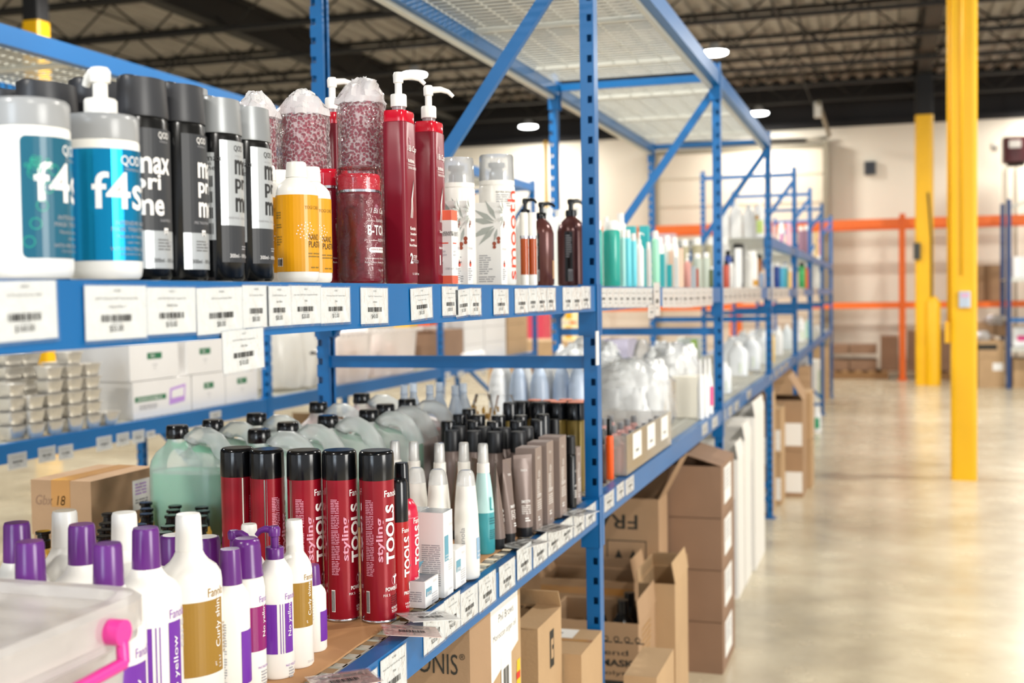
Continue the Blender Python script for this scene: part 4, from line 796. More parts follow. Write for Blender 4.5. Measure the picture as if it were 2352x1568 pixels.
# white therapy cartons
BLUC = pm('print_slate_blue', '5e9cb4', .4); SILC = pm('carton_silver_top', 'a9b0b6', .2, metal=.5)
def p_ther(t, wx, wy, h):
    L = Lab(FX(wx/2)); s = min(wy/.05, 1.3); L.rect(-wy/2+.004, h*.42, -wy/2+.004+wy*.42, h*.72, BLUC); L.t('therapy', -wy/2+.006, h*.47, .005*s, TXTW); L.t('active', -wy/2+.006, h*.435, .005*s, TXTW); L.fine(0, h*.42, wy*.4, 5, .004, TXTLG); L.t('350 ml', .0, h*.06, .004, TXTLG); L.t('fanola', wy*.1, h*.82, .006, TXTLG, w=.016); L.obj('print', t)
    L = Lab(FY(-wy/2)); L.fine(-wx/2+.006, h*.62, wx-.012, int(h*.5/.0036), .0036, TXTG, seed=2); L.obj('front_print', t)
def base_carton(x, yt, yb, wx, wy, lab, top=None):
    p = at(x, yb, Z=SL); q = at(x, yt, D=depth(p)); return carton((p.x-wx/2, p.y+wy/2, SL), wx, wy, q.z-SL, lab, WHTM, p_ther, group='white therapy cartons', top=top)
base_carton(1021, 1177, 1373, .046, .045, 'tall white therapy carton with silver top beside the coral red mousse can', SILC)
base_carton(968, 1172, 1362, .026, .042, 'white therapy carton tucked behind the tall one on its left', SILC)
base_carton(1047, 1264, 1353, .026, .055, 'low white therapy carton with slate blue square, right of the tall one')
p = at(977, 1397, Z=SL); q = at(977, 1337, D=depth(p)); t = carton((p.x-.02, p.y+.031, SL), .04, .062, q.z-SL, 'small open white therapy box with a blue inner flap', WHTM, p_ther, group='white therapy cartons'); p = q
z_ = p.z-SL; M().hexa([(-.02, -.0285, z_), (-.0195, -.0285, z_), (-.0195, .0305, z_), (-.02, .0305, z_), (-.006, -.0285, z_+.028), (-.0055, -.0285, z_+.028), (-.0055, .0305, z_+.022), (-.006, .0305, z_+.022)]).obj('flap', BLUC, t)
M().box(-.017, -.028, z_+.0004, .017, .028, z_+.0008).obj('opening', pm('inner_grey', '7f868c', .6), t)
# white spray bottles
def spray(loc, h, r, lab, teal=0, cap=1, rz=-30):
    t = thing('spray_bottle', lab, 'bottle', loc, R(rz), 'white spray bottles with clear caps'); prof = [(0, r*.9), (.004, r), (h*.30, r), (h*.45, r*.92), (h*.60, r*.78), (h*.70, r*.64), (h*.74, r*.56)]
    def body(a, b, m_, nm):
        P = [q for q in prof if a*h < q[0] < b*h]; f = lambda z: next(p0[1]+(p1[1]-p0[1])*(z-p0[0])/(p1[0]-p0[0]) for p0, p1 in zip(prof, prof[1:]) if p0[0] <= z <= p1[0]+1e-9)
        M().loft([(a*h, f(a*h))]+P+[(b*h, f(b*h))], 40).obj(nm, m_, t)
    if teal: body(0, .375, pm('teal_liquid', '3f98a2', .2), 'liquid_half'); body(.375, .74, pm('pale_aqua', 'b8dede', .25), 'body')
    else: body(0, .74, WHT, 'body')
    M().loft([(h*.735, r*.60), (h*.82, r*.58), (h*.825, r*.5)], 28).obj('collar', WHT, t)
    M().loft([(h*.82, r*.34), (h*.95, r*.3), (h*.97, r*.22)], 20).obj('nozzle', WHT, t); M().loft([(h*.82, r*.52), (h*.985, r*.46), (h, r*.40)], 28, caps=(0, 1)).obj('clear_cap', CLEARCAP, t)
    L = Lab(cyl(0, lambda z: r), .004)
    if teal: L.rect(-.002, h*.405, .001, h*.52, pm('print_teal', '0a9aa0', .4)); L.rect(-.002, h*.40, .007, h*.41, pm('print_teal', '0a9aa0', .4)); L.fine(-.004, h*.33, .016, 3, .005, pm('print_deep_teal', '20646c', .4)); L.fine(-.004, h*.22, .018, 5, .004, pm('print_deep_teal', '20646c', .4)); L.obj('label', t)
    elif cap == 1: L.t('fanola', -.02, h*.26, .008, TXTG, rot=R(90), w=.03); L.rect(.0, h*.115, .026, h*.265, pm('print_blue', '8fb0cc', .4)); L.t('k.therapy', .002, h*.155, .0045, TXTW, w=.02); L.t('active', .002, h*.13, .0045, TXTW); L.obj('label', t)
    return t
def shoulder(loc, h, r, lab):
    t = thing('lotion_bottle', lab, 'bottle', loc, R(-30), 'white lotion bottles with rounded clear tops'); M().loft([(0, r*.93), (.004, r), (h*.4, r*.98), (h*.6, r*.92), (h*.86, r*.74), (h*.865, r*.66)], 40).obj('body', WHT, t); M().loft([(h*.86, r*.75), (h*.95, r*.66), (h*.985, r*.56), (h, r*.4)], 36).obj('clear_cap', CLEARCAP, t)
    L = Lab(cyl(0, r), .004); L.t('fanola', -.02, h*.30, .009, TXTG, rot=R(90), w=.036); L.rect(.003, h*.18, .026, h*.38, pm('print_blue', '8fb0cc', .4)); L.t('k.therapy', .005, h*.24, .0045, TXTW, w=.018); L.t('active', .005, h*.205, .0045, TXTW); L.obj('label', t); return t
for x, yt, lab in ((1070, 1079, 'white lotion bottle with blue label square right of the therapy cartons'), (1005, 1077, 'white lotion bottle behind the tall therapy carton'), (956, 1077, 'white lotion bottle between the coral mousse can and the tall therapy carton')):
    loc, h, k = put(x, yt, SL, h=.197); shoulder(loc, h, .0232, lab)
for x, yt, lab, te in ((1109, 1018, 'clear spray bottle half filled with teal lotion, at the shelf edge', 1), (1065, 1016, 'white spray bottle behind the blue square lotion bottle, left of the teal one', 0), (1009, 1017, 'white spray bottle with clear cap, second left of the teal one', 0), (950, 1014, 'white spray bottle with clear cap, behind the coral mousse can on its right', 0), (907, 1014, 'white spray bottle leftmost, behind the cap of the nearest red can', 0)):
    loc, h, k = put(x, yt, SL, h=.2195); spray(loc, h, .0215, lab, te)
# ================================================================ JUGS AND DARK BOTTLES
JUGM = film('milky_jug_plastic', 'fafffd', .48, .3, .1, 6, spec=.08); GREENL = pm('green_liquid', '2fb383', .15); CLEARL = pm('pale_liquid', 'dfe8e4', .15); PINKL = pm('pink_liquid', 'dcb8b4', .15)
def jug(loc, h, lab, liq, fill=.52, a=.088, b=.058, capm=BLK, body=None, group='five litre jugs with black caps', handle=True):
    t = thing('plastic_jug', lab, 'jug', loc, 0, group); n = 44; m = M()
    secs = [(0, a*.95, b*.95, 0), (.006, a, b, 0), (.64*h, a, b, 0), (.70*h, a*.94, b*.93, -.003), (.77*h, a*.72, b*.75, -.014), (.83*h, a*.40, b*.48, -.032), (.87*h, .021, .021, -.040), (.90*h, .020, .020, -.040)]
    for z, aa, bb, cx in secs:
        e = 5 if aa > a*.5 else 2.2
        for k in range(n): th = 2*math.pi*k/n; r = superr(th, aa, bb, e); m.v.append((cx+r*math.cos(th), r*math.sin(th), z))
    for i in range(len(secs)-1):
        for k in range(n): j = (k+1) % n; m.f.append([i*n+k, i*n+j, (i+1)*n+j, (i+1)*n+k]); m.m.append(0); m.sm.append(True)
    m.f.append(list(reversed(range(n)))); m.m.append(0); m.sm.append(False); m.f.append([(len(secs)-1)*n+k for k in range(n)]); m.m.append(0); m.sm.append(False)
    m.obj('body', body or JUGM, t)
    if handle:
        P = [(-.014, 0, h*.72), (-.006, 0, h*.87), (.010, 0, h*.915), (.036, 0, h*.915), (.056, 0, h*.87), (.071, 0, h*.77), (.078, 0, h*.66)]
        M().tube(P, [.018, .016, .0145, .0145, .0155, .018, .021], 14, sq=1.25).obj('handle', body or JUGM, t)
    if liq: M().loft([(.004, a*.93, b*.93, 4), (.012, a*.965, b*.965, 4), (h*fill, a*.965, b*.965, 4)], 40).obj('liquid', liq, t)
    if capm: M().loft([(h*.885, .0235, .0235), (h*.90, .0245, .0245), (h*.985, .0235, .0235), (h, .021, .021)], 28, cx=-.040).obj('cap', capm, t)
    return t
HJ = .245
for (x, yt, lab, lq, f) in ((407, 979, 'milky jug half full of green liquid, nearest, left of the red cans', GREENL, .60), (489, 966, 'milky jug with black cap directly behind the nearest green one', GREENL, .3), (589, 951, 'milky jug third in the left row, beside the white cartons behind', CLEARL, .45), (731, 925, 'jug with pale pink liquid, first pink one in the left row', PINKL, .72), (781, 915, 'jug with pale pink liquid, farthest in the left row', PINKL, .72),
        (595, 988, 'milky jug with black cap directly behind the second tall red can', GREENL, .42), (661, 972, 'milky jug with black cap second in the right row, behind the middle red can', GREENL, .42), (753, 956, 'milky jug third in the right row, cap above the fourth red can', GREENL, .42), (847, 943, 'milky jug with wide open handle above the nearest red can', GREENL, .45), (885, 930, 'milky jug in the right row, its cap just beyond the wide open handle', PINKL, .6), (935, 918, 'farthest pinkish jug with black cap in the right row, before the uncapped necks', PINKL, .72)):
    p = at(x, yt, Z=SZ1+HJ); p.y += .14*(x == 781); jug((p.x+.040, p.y, SZ1+.003), HJ, lab, lq, f)
NECK = film('frosted_bottle', 'd6e2f0', .72, .3, 0, spec=.25)
for i, (x, yt) in enumerate(((928, 884), (987, 884), (1045, 885), (949, 880), (1009, 878), (1064, 880))):
    loc, h, k = put(x, yt, SZ1, h=.27); r = .03; w_ = ('left', 'middle', 'right')[i % 3]
    t = thing('uncapped_bottle', 'frosted empty bottle without cap, %s one of the %s row behind the jugs' % (w_, ('front', 'back')[i//3]), 'bottle', loc, 0, 'frosted bottles without caps')
    M().loft([(0, r*.95), (h*.55, r), (h*.68, r*.9), (h*.82, r*.5), (h*.88, r*.34), (h, r*.34)], 32, caps=(1, 0)).obj('body', NECK, t); M().loft([(h*.90, r*.38), (h*.915, r*.38)], 24).obj('neck_ring', NECK, t)
# mauve-grey dark capped bottles
MAUV = pm('mauve_grey', '7c6c66', .35, metal=.15); MAUV2 = pm('mauve_grey_card', '8d7d76', .45, metal=.1); GREYTX = pm('print_silver', 'dcd6d2', .4)
def dark_bottle(loc, h, lab, matt, w=.0185, ch=.24):
    t = thing('hair_care_bottle', lab, 'bottle', loc, 0, 'mauve bottles with black caps'); r = w
    M().loft([(0, r*1.3), (.004, r*1.45), (h*.60, r*1.45), (h*.68, r*1.3), (h*.74, r*1.0), (h*.765, r*.9)], 36).obj('body', MAUV, t)
    M().loft([(h*(1-ch), r*1.0), (h*.98, r*.97), (h, r*.88)], 36).obj('cap', BLKM if matt else BLK, t); return t
rows = [('first', 1, .2, [(1038, 990), (1089, 990), (1136, 991), (1190, 990)]), ('second', 1, .2035, [(1053, 984), (1109, 984), (1156, 986), (1208, 983)]), ('third', 0, .21, [(1029, 966), (1088, 965), (1134, 966), (1187, 965), (1235, 964)]), ('fourth', 0, .217, [(1056, 956), (1098, 957), (1145, 957), (1195, 957), (1246, 957)])]
posn = ['leftmost', 'second from left', 'third from left', 'fourth from left', 'fifth from left']
for nm, mt, h_, pts in rows:
    for i, (x, yt) in enumerate(pts):
        loc, h, k = put(x, yt, SL, h=h_); dark_bottle(loc, h, '%s black capped bottle, %s in the %s row behind the white sprays' % ('satin' if mt else 'glossy', posn[i], nm), mt, ch=.24 if not (nm in ('third', 'fourth') and x > 1210) else .34)
loc, h, k = put(1077, 946, SL, h=.225); dark_bottle(loc, h, 'single glossy black cap behind the fourth row of dark capped bottles', 0)
loc, h, k = put(1273, 967, SL, h=.20); dark_bottle(loc, h, 'satin black capped bottle behind the mauve cartons, left of the gold bottles', 1, w=.0135)
loc, h, k = put(1310, 1000, SL, h=.175); t = thing('spray_bottle', 'slim black bottle between the mauve cartons beside the post', 'bottle', loc); M().loft([(0, .013), (h*.72, .013), (h*.75, .010)], 28).obj('body', BBODY, t); M().loft([(h*.75, .012), (h*.99, .0115), (h, .009)], 28).obj('cap', BLKM, t); L = Lab(cyl(0, .013), .003); L.t('CURL', -.006, h*.5, .005, GREYTX); L.t('AMPLIFY', -.008, h*.3, .005, TXTW); L.fine(-.008, h*.25, .016, 4, .005, GREYTX); L.obj('label', t)
OLV2 = pm('gold_olive_body', '8a7438', .2, metal=.3); PEACH = pm('peach_top', 'e08a70', .4)
pn = ['leftmost', 'second', 'third', 'fourth', 'fifth']
for i, x in enumerate((1176, 1196, 1240, 1283, 1322)):
    loc, h, k = put(x, 922, SL, h=.235); r = .0232 if i else .018; loc = (loc[0], loc[1]-.02*(i == 0), loc[2]); t = thing('oil_spray', 'gold bottle with wide black cap, %s in the front row under the brace' % pn[i], 'bottle', loc, 0, 'gold bottles with wide black caps')
    M().loft([(0, r*.95), (h*.78, r), (h*.80, r*.9)], 36).obj('body', OLV2, t); M().loft([(h*.80, r*1.03), (h*.98, r*1.03), (h*.99, r*.98)], 36).obj('cap', BLK, t); M().loft([(h*.99, r*.9), (h, r*.88)], 30).obj('cap_disc', PEACH if i > 2 else BLKM, t)
for i, x in enumerate((1228, 1262, 1300, 1330)):
    loc, h, k = put(x, 918, SZ1, h=.235); r = .021; t = thing('oil_spray', 'gold bottle with wide black cap, %s in the back row under the brace' % pn[i], 'bottle', loc, 0, 'gold bottles with wide black caps')
    M().loft([(0, r*.95), (h*.78, r), (h*.80, r*.9)], 30).obj('body', OLV2, t); M().loft([(h*.80, r*1.03), (h*.99, r*1.0)], 30).obj('cap', BLK, t); M().loft([(h*.99, r*.9), (h, r*.88)], 30).obj('cap_disc', PEACH, t)
# clear pack of gold ampoules
for i, (x, yt, lab) in enumerate(((1108, 905, 'clear plastic pack of gold speckled ampoules behind the black caps, left one'), (1160, 907, 'clear plastic pack of gold speckled ampoules behind the black caps, right one'))):
    loc, h, k = put(x, yt, SZ1, h=.235); t = thing('ampoule_pack', lab, 'pack', loc, 0, 'clear packs of gold ampoules')
    crumple([(0, .035, .03, 3), (h*.5, .036, .03, 3), (h*.8, .033, .028, 3), (h, .02, .015, 3)], 30, CLR, 'clear_bag', t, .002, i+4); rd = random.Random(i); m = M()
    for q in range(60): m.loft([(z0 := rd.uniform(.02, h*.82), .0032), (z0+.014, .0032), (z0+.016, .002)], 8, cx=rd.uniform(-.026, .026), cy=rd.uniform(-.022, .022))
    m.obj('gold_ampoules', pm('gold_ampoule', 'd09a2c', .15, metal=.4), t)['kind'] = 'stuff'
# mauve cartons and tubes at the shelf edge
def p_mauve(t, wx, wy, h):
    L = Lab(FX(wx/2)); L.t('FANOLA', -wy*.2, h*.86, .006, GREYTX, w=.018); L.ring(0, h*.68, .006, .0075, GREYTX); L.ring(.0005, h*.68, .003, .0042, GREYTX); L.t('SCULPT', -wy*.3, h*.40, .0065, TXTW, w=wy*.6, bold=.02); L.fine(-wy*.3, h*.37, wy*.6, 5, .005, GREYTX); L.fine(-wy*.2, h*.17, wy*.3, 2, .006, TXTW); L.fine(-wy*.3, h*.62, wy*.4, 8, .0045, GREYTX); L.t('200 ml', -wy*.1, h*.05, .004, GREYTX); L.obj('print', t)
for x, yt, yb, wx, wy, lab in ((1329, 1029, 1158, .040, .045, 'short mauve carton nearest the blue post'), (1291, 1004, 1189, .050, .060, 'tall mauve carton, second left of the blue post'), (1262, 1016, 1208, .045, .055, 'mauve carton in the middle of the row of cartons'), (1236, 1029, 1222, .045, .05, 'mauve carton right beside the standing grey tubes')):
    p = at(x, yb, Z=SL); q = at(x, yt, D=depth(p)); carton((p.x-wx/2-.004, p.y+wy/2, SL), wx, wy, q.z-SL, lab, MAUV2, p_mauve, group='mauve cartons')
def tube(loc, h, w, lab, rz, mat=MAUV):
    t = thing('squeeze_tube', lab, 'tube', loc, rz, 'mauve squeeze tubes standing on their caps'); M().loft([(0, w*.86), (h*.12, w*.9)], 32).obj('cap', BLKM, t)
    m = M(); secs = [(h*.12+(h*.84)*i/8, w*(.98-.93*(i/8)**1.3), w*(.98+.05*i/8)) for i in range(9)]; m.loft(secs, 36); m.loft([(h*.955, w*.06, w*1.05, 6), (h, w*.05, w*1.05, 6)], 36); m.obj('body', mat, t)
    L = Lab(plane((w*.62, 0, 0), (0, 1, 0), (-.30*w/.024*.1, 0, 1))); L.map = (lambda f: lambda u, v, o: (max(w*(.98-.93*max(0, min(1, (v/h-.12)/.84))**1.3)*math.sqrt(max(.05, 1-(u/w)**2)), .001)+.0012, u, v))(0)
    L.t('FANOLA', -w*.35, h*.80, .005, TXTW, w=w*.7); L.t('SMOOTH', -w*.5, h*.42, .006, TXTW, w=w, bold=.02); L.fine(-w*.5, h*.39, w, 5, .004, GREYTX); L.fine(-w*.2, h*.24, w*.6, 2, .005, TXTW); L.obj('label', t); return t
for x, yt, yb, w_, lab, rz in ((1203, 1043, 1230, .0205, 'grey squeeze tube standing on its black cap, nearest the mauve cartons', R(-50)), (1167, 1052, 1245, .0175, 'grey squeeze tube standing on its cap, middle one', R(-12)), (1141, 1060, 1258, .0185, 'grey squeeze tube seen nearly edge on beside the teal spray bottle', R(22))):
    p = at(x, yb, Z=SL); q = at(x-6, yt, D=depth(p)); tube((p.x, p.y, SL), q.z-SL, w_, lab, rz)
for x, yt, lab, rz in ((1048, 1058, 'brown squeeze tube behind the white spray bottles, left one', .4), (1092, 1052, 'brown squeeze tube behind the white spray bottles, right one', .8)):
    loc, h, k = put(x, yt, SL, h=.165); tube(loc, h, .019, lab, rz, pm('brown_tube', '7a5f50', .35))
# ================================================================ BLURRED PRODUCTS FARTHER ALONG
def colm(hexa): return pm('tint_'+{'w': 'white'}.get(hexa, hexa), hexa, .35)
def item(x0, x1, yt, X, Zs, kind, mat, lab, cap=None, cat=None, group=None, capf=.86, band=None, yb=None):
    if yb: p = at((x0+x1)/2, yb, Z=Zs); q = at((x0+x1)/2, yt, D=depth(p)); loc = (p.x, p.y, Zs); h = q.z-Zs; k = depth(p)/FPX
    else: loc, h, k = put((x0+x1)/2, yt, Zs, X=X)
    r = (x1-x0)/2*k
    if kind == 'box':
        t = carton(loc, r*1.25, r*1.5, h, lab, mat, cat='box', group=group)
        if band: L = Lab(FX(r*.625)); L.rect(-r*.5, h*band[0], r*.5, h*band[1], band[2]); L.obj('label', t)
        return t
    nm = {'bottle': 'product_bottle', 'tall': 'product_bottle', 'pump': 'pump_bottle', 'spray': 'trigger_bottle', 'jug': 'gallon_jug'}[kind]
    t = thing(nm, lab, cat or 'bottle', loc, 0, group); cap = cap or WHT
    if kind in ('bottle', 'tall'):
        f = capf; M().loft([(0, r*.93), (h*.02, r), (h*(f-.05), r), (h*(f-.015), r*.92), (h*f, r*.7)], 28).obj('body', mat, t); M().loft([(h*f, r*.76), (h*.98, r*.72), (h, r*.62)], 24).obj('cap', cap, t)
    elif kind == 'pump':
        M().loft([(0, r*.93), (h*.02, r), (h*.68, r), (h*.74, r*.7), (h*.78, r*.4)], 28).obj('body', mat, t); pump(t, h*.78, r*.42, cap, R(10), r*1.1, h*.22/.05)
    elif kind == 'spray':
        M().loft([(0, r*.95), (h*.02, r), (h*.5, r), (h*.66, r*.62), (h*.8, r*.32)], 28).obj('body', mat, t); M().loft([(h*.8, r*.42), (h*.93, r*.4), (h, r*.34)], 20).obj('cap', cap, t)
    else:
        M().loft([(0, r*.95, r*.85, 4), (h*.02, r, r*.9, 4), (h*.66, r, r*.9, 4), (h*.80, r*.72, r*.66, 2.5), (h*.90, r*.36), (h*.92, r*.34)], 32).obj('body', mat, t)
        M().tube([(r*.3, 0, h*.80), (r*.55, 0, h*.85), (r*.85, 0, h*.74), (r*.93, 0, h*.55)], [r*.13]*4, 10).obj('handle', mat, t); M().loft([(h*.9, r*.42), (h, r*.4)], 24).obj('cap', cap, t)
    if band: L = Lab(cyl(0, r*1.012), r*.4); L.rect(-r*1.3, h*band[0], r*1.3, h*band[1], band[2]); L.obj('label', t)
    return t
TL = pm('teal_gel', '2fa394', .2); TL2 = pm('pale_teal', 'a6dcd6', .3); CYN = pm('cyan_lotion', '6fd6e4', .25); TBX = pm('teal_card', '35b0b6', .4); MINT = pm('mint_tube', '9fdfbf', .35); PCH = pm('peach_card', 'f2cdb4', .5); GRY = pm('grey_card', 'd5d3ce', .5); TANB = pm('tan_body', 'a8a082', .4); ROSE = pm('dusty_rose', 'c78f86', .4); BGR = pm('blue_grey', 'a9b3ba', .4); SGE = pm('sage_grey', 'bac2b4', .4); MOSS = pm('moss_green', '6f7a54', .35); MAVE = pm('mauve_lid', 'c4a4a8', .4); REDB = pm('brick_red', 'b8503e', .35); NAVY = pm('navy_bottle', '1c3f8c', .3); SKY = pm('sky_blue', '52b4dc', .3); TQ = pm('turquoise', '4ca6ac', .3); YL = pm('soft_yellow', 'ecc878', .4); PK = pm('soft_pink', 'ee9ea4', .4); GRN = pm('leaf_green', '3fa05a', .35); ORN = pm('bright_orange', 'f07428', .35); GLD = pm('gold_label', 'c8922e', .4); LILAC = pm('lilac_card', 'c2bdd2', .5)
K2 = 'products on the eye level shelf beyond the near post'
E2 = 'on the eye level shelf just beyond the near post'
for q in ((1366, 1383, 506, -.80, 'bottle', TL, 'teal gel bottle partly hidden by the near blue post', WHT), (1384, 1424, 507, -.785, 'bottle', TL, 'wide teal gel bottle with white top, first clear of the near post', WHT), (1381, 1404, 498, -1.0, 'jug', WHT, 'white gallon jug behind the wide teal bottle, left of two', WHT), (1406, 1444, 490, -.97, 'jug', WHT, 'white gallon jug behind the teal bottles, right of two', WHT),
        (1424, 1436, 527, -.765, 'bottle', TL2, 'pale teal bottle right of the wide teal one', WHT), (1434, 1449, 528, -.775, 'bottle', CYN, 'cyan lotion bottle with white cap, left of two', WHT), (1447, 1462, 536, -.770, 'bottle', CYN, 'pale cyan lotion bottle with white cap, right of two', WHT), (1459, 1478, 533, -.775, 'pump', WHT, 'white pump bottle before the tall teal cartons', WHT),
        (1434, 1466, 520, -.93, 'box', TBX, 'tall teal carton, left of two, behind the cyan bottles', None), (1464, 1497, 519, -.93, 'box', TBX, 'tall teal carton, right of two', None), (1484, 1495, 556, -.765, 'bottle', GRY, 'thin grey white bottle before the right tall teal carton', WHT), (1496, 1514, 530, -.775, 'bottle', MINT, 'mint green tube with white top', WHT),
        (1503, 1562, 537, -1.05, 'box', MAVE, 'large mauve and white carton in the back row', None), (1506, 1524, 545, -.85, 'bottle', WHT, 'white bottle before the mauve carton, left of three', WHT), (1524, 1541, 541, -.85, 'bottle', WHT, 'white bottle before the mauve carton, middle of three', WHT), (1540, 1558, 545, -.85, 'bottle', WHT, 'white bottle before the mauve carton, right of three', WHT),
        (1513, 1529, 583, -.775, 'box', TBX, 'small teal carton standing by the mint tube', None), (1529, 1546, 608, -.765, 'box', TBX, 'lowest teal carton, right of the other small one', None), (1545, 1561, 590, -.765, 'box', GRY, 'light grey carton between the teal and peach cartons', None), (1556, 1571, 570, -.79, 'box', PCH, 'tall peach carton', None), (1536, 1549, 576, -.83, 'box', PCH, 'peach carton behind the small teal cartons beyond the near post', None),
        (1563, 1583, 550, -1.05, 'bottle', TANB, 'tan bottle with round white cap in the back row, left of three', WHT), (1589, 1613, 546, -1.05, 'bottle', TANB, 'tan bottle with round white cap in the back row, middle of three', WHT), (1620, 1644, 546, -1.02, 'bottle', TANB, 'tan bottle with round white cap in the back row, right of three', WHT), (1570, 1586, 582, -.78, 'pump', ROSE, 'dusty rose bottle with white top', WHT),
        (1585, 1600, 611, -.765, 'box', BGR, 'blue grey carton', None), (1592, 1612, 582, -.84, 'bottle', SGE, 'sage grey bottle with broad white top, left of two', WHT), (1613, 1631, 580, -.84, 'bottle', SGE, 'sage grey bottle with broad white top, right of two', WHT), (1598, 1606, 617, -.755, 'box', REDB, 'thin red striped pack on the shelf edge', None), (1628, 1643, 612, -.775, 'bottle', MOSS, 'moss green bottle left of the second blue post', WHT)):
    item(q[0], q[1], q[2], q[3], SZ2, q[4], q[5], q[6]+(' '+E2 if len(q[6].split()) < 7 else ''), q[7], group=K2)
K3 = 'products on the eye level shelf of the third bay'; E3 = 'on the eye level shelf past the second blue post'
for q in ((1661, 1675, 600, -.775, 'bottle', REDB, 'brick red bottle with black cap', BLK), (1674, 1686, 604, -.77, 'bottle', GRY, 'pale grey bottle right of the brick red one', WHT), (1684, 1708, 570, -.80, 'box', WHTM, 'tall white carton with small black square', None), (1652, 1676, 545, -1.0, 'bottle', GRY, 'bottle with big white round cap, left of two', WHT), (1683, 1708, 543, -1.0, 'bottle', BBODY, 'dark bottle with big white round cap, right of two', WHT),
        (1664, 1680, 575, -.92, 'bottle', NAVY, 'dark blue bottle behind the brick red one', BLK), (1712, 1740, 576, -.80, 'bottle', WHT, 'white bottle with gold band at its foot', WHT), (1738, 1750, 583, -.95, 'bottle', pm('amber_glass', 'a8641c', .2), 'amber brown bottle left of the third blue post', BLK), (1743, 1755, 624, -.765, 'bottle', pm('ice_blue', 'c2d4ee', .3), 'small ice blue bottle', WHT), (1707, 1715, 560, -.9, 'box', GRY, 'slim pale carton behind the tall white one', None)):
    t = item(q[0], q[1], q[2], q[3], SZ2, q[4], q[5], q[6]+(' '+E3 if len(q[6].split()) < 7 else ''), q[7], group=K3, band=(.06, .22, GLD) if 'gold band' in q[6] else (.0, .12, BBODY) if 'black square' in q[6] else None)
K4 = 'products on the eye level shelf of the far bays'; E4 = 'on the far part of the eye level shelf'
for q in ((1768, 1778, 603, 'box', WHTM, 'narrow white card'), (1777, 1791, 603, 'bottle', NAVY, 'navy blue bottle'), (1790, 1801, 606, 'bottle', SKY, 'sky blue bottle'), (1800, 1810, 606, 'bottle', TQ, 'turquoise bottle'), (1809, 1818, 616, 'bottle', YL, 'soft yellow bottle'), (1817, 1827, 618, 'bottle', PK, 'soft pink bottle'), (1834, 1849, 603, 'bottle', GRN, 'leaf green bottle'), (1849, 1862, 604, 'bottle', ORN, 'bright orange bottle'), (1866, 1877, 590, 'bottle', GRY, 'pale grey bottle'), (1877, 1889, 588, 'bottle', WHT, 'white bottle')):
    item(q[0], q[1], q[2], -.79, SZ2, q[3], q[4], q[5]+' '+E4, BLK if 'green' in q[5] else WHT, group=K4)
SZM = ZM+.0015
for i, (x0, x1, yt) in enumerate(((1655, 1676, 460), (1676, 1706, 452), (1706, 1734, 457), (1734, 1756, 455))):
    p = at((x0+x1)/2, 533, Y=7.98+.0*i); k = depth(p)/FPX; h = (533-yt)*k; r = (x1-x0)/2*k*.95
    t = thing('gallon_jug', 'big white gallon jug on the raised shelf past the second post, %s' % ('first', 'second', 'third', 'green labelled')[i], 'jug', (p.x-.0, 7.98, SZM), 0, 'white jugs on the raised shelf')
    M().loft([(0, r*.97, r*.9, 4), (h*.02, r, r*.9, 4), (h*.66, r, r*.9, 4), (h*.82, r*.7, r*.6, 2.5), (h*.92, r*.35), (h*.94, r*.33)], 28).obj('body', WHT, t); M().loft([(h*.93, r*.4), (h, r*.38)], 20).obj('cap', WHT, t); M().tube([(r*.4, 0, h*.84), (r*.75, 0, h*.84), (r*.95, 0, h*.62)], r*.12, 8).obj('handle', WHT, t)
    if i == 3: L = Lab(FY(-r*.92)); L.rect(-r*.6, h*.12, r*.8, h*.5, pm('lime_label', 'c6d878', .4)); L.rect(-r*.8, h*.52, -r*.1, h*.64, GLD); L.obj('label', t)
PURB = pm('mauve_bottle', '8c6a7c', .35); MAG2 = pm('magenta_pack', 'd66ab4', .35)
for i, (x0, x1, yt, X, kd, mt, lab) in enumerate(((1772, 1786, 518, -.85, 'box', pm('pink_card', 'e8c4c0', .4), 'pale pink carton'), (1788, 1802, 512, -.9, 'bottle', WHT, 'white bottle bag'), (1790, 1800, 535, -.78, 'box', MAG2, 'magenta and blue pack'), (1803, 1820, 512, -.85, 'box', pm('rose_card', 'e0a8b4', .4), 'rose pink carton'), (1833, 1845, 520, -.8, 'bottle', PURB, 'left mauve bottle'), (1845, 1858, 518, -.8, 'bottle', PURB, 'right mauve bottle'), (1870, 1880, 532, -.8, 'box', YL, 'small yellow carton'), (1879, 1888, 530, -.8, 'box', PK, 'small pink carton'))):
    item(x0, x1, yt, X, SZM, kd, mt, lab+' on the raised shelf of the far bays', WHT, group='packs on the raised shelf')
# lower shelf beyond the near post
K5 = 'products on the lower shelf of the second bay'
for q in ((1376, 1393, 984, 1110, 'bottle', pm('dark_amber', '3a1e14', .15), 'dark amber bottle with black cap right of the near post', BLK), (1392, 1410, 960, 1100, 'bottle', pm('vivid_orange', 'f25a12', .3), 'vivid orange bottle with black cap right of the near post', BLK)):
    item(q[0], q[1], q[2], None, SZ1, q[4], q[5], q[6], q[7], yb=q[3], group=K5, capf=.72)
p = at(1413, 1105, Z=SZ1); q = at(1510, 1020, Z=SZ1); p.y += .09; p.x += .012; t = thing('clear_bin', 'long clear open bin with white labels on the lower shelf past the near post', 'bin', (p.x-.16, p.y+.01, SZ1))
x1_, y1_, h_ = .16, q.y-p.y, .115; m = M(); T = .003
for bx_ in ((-.16, 0, .16, T), (-.16, y1_-T, .16, y1_), (-.16, T, -.16+T, y1_-T), (.16-T, T, .16, y1_-T)): m.box(bx_[0], bx_[1], 0, bx_[2], bx_[3], h_)
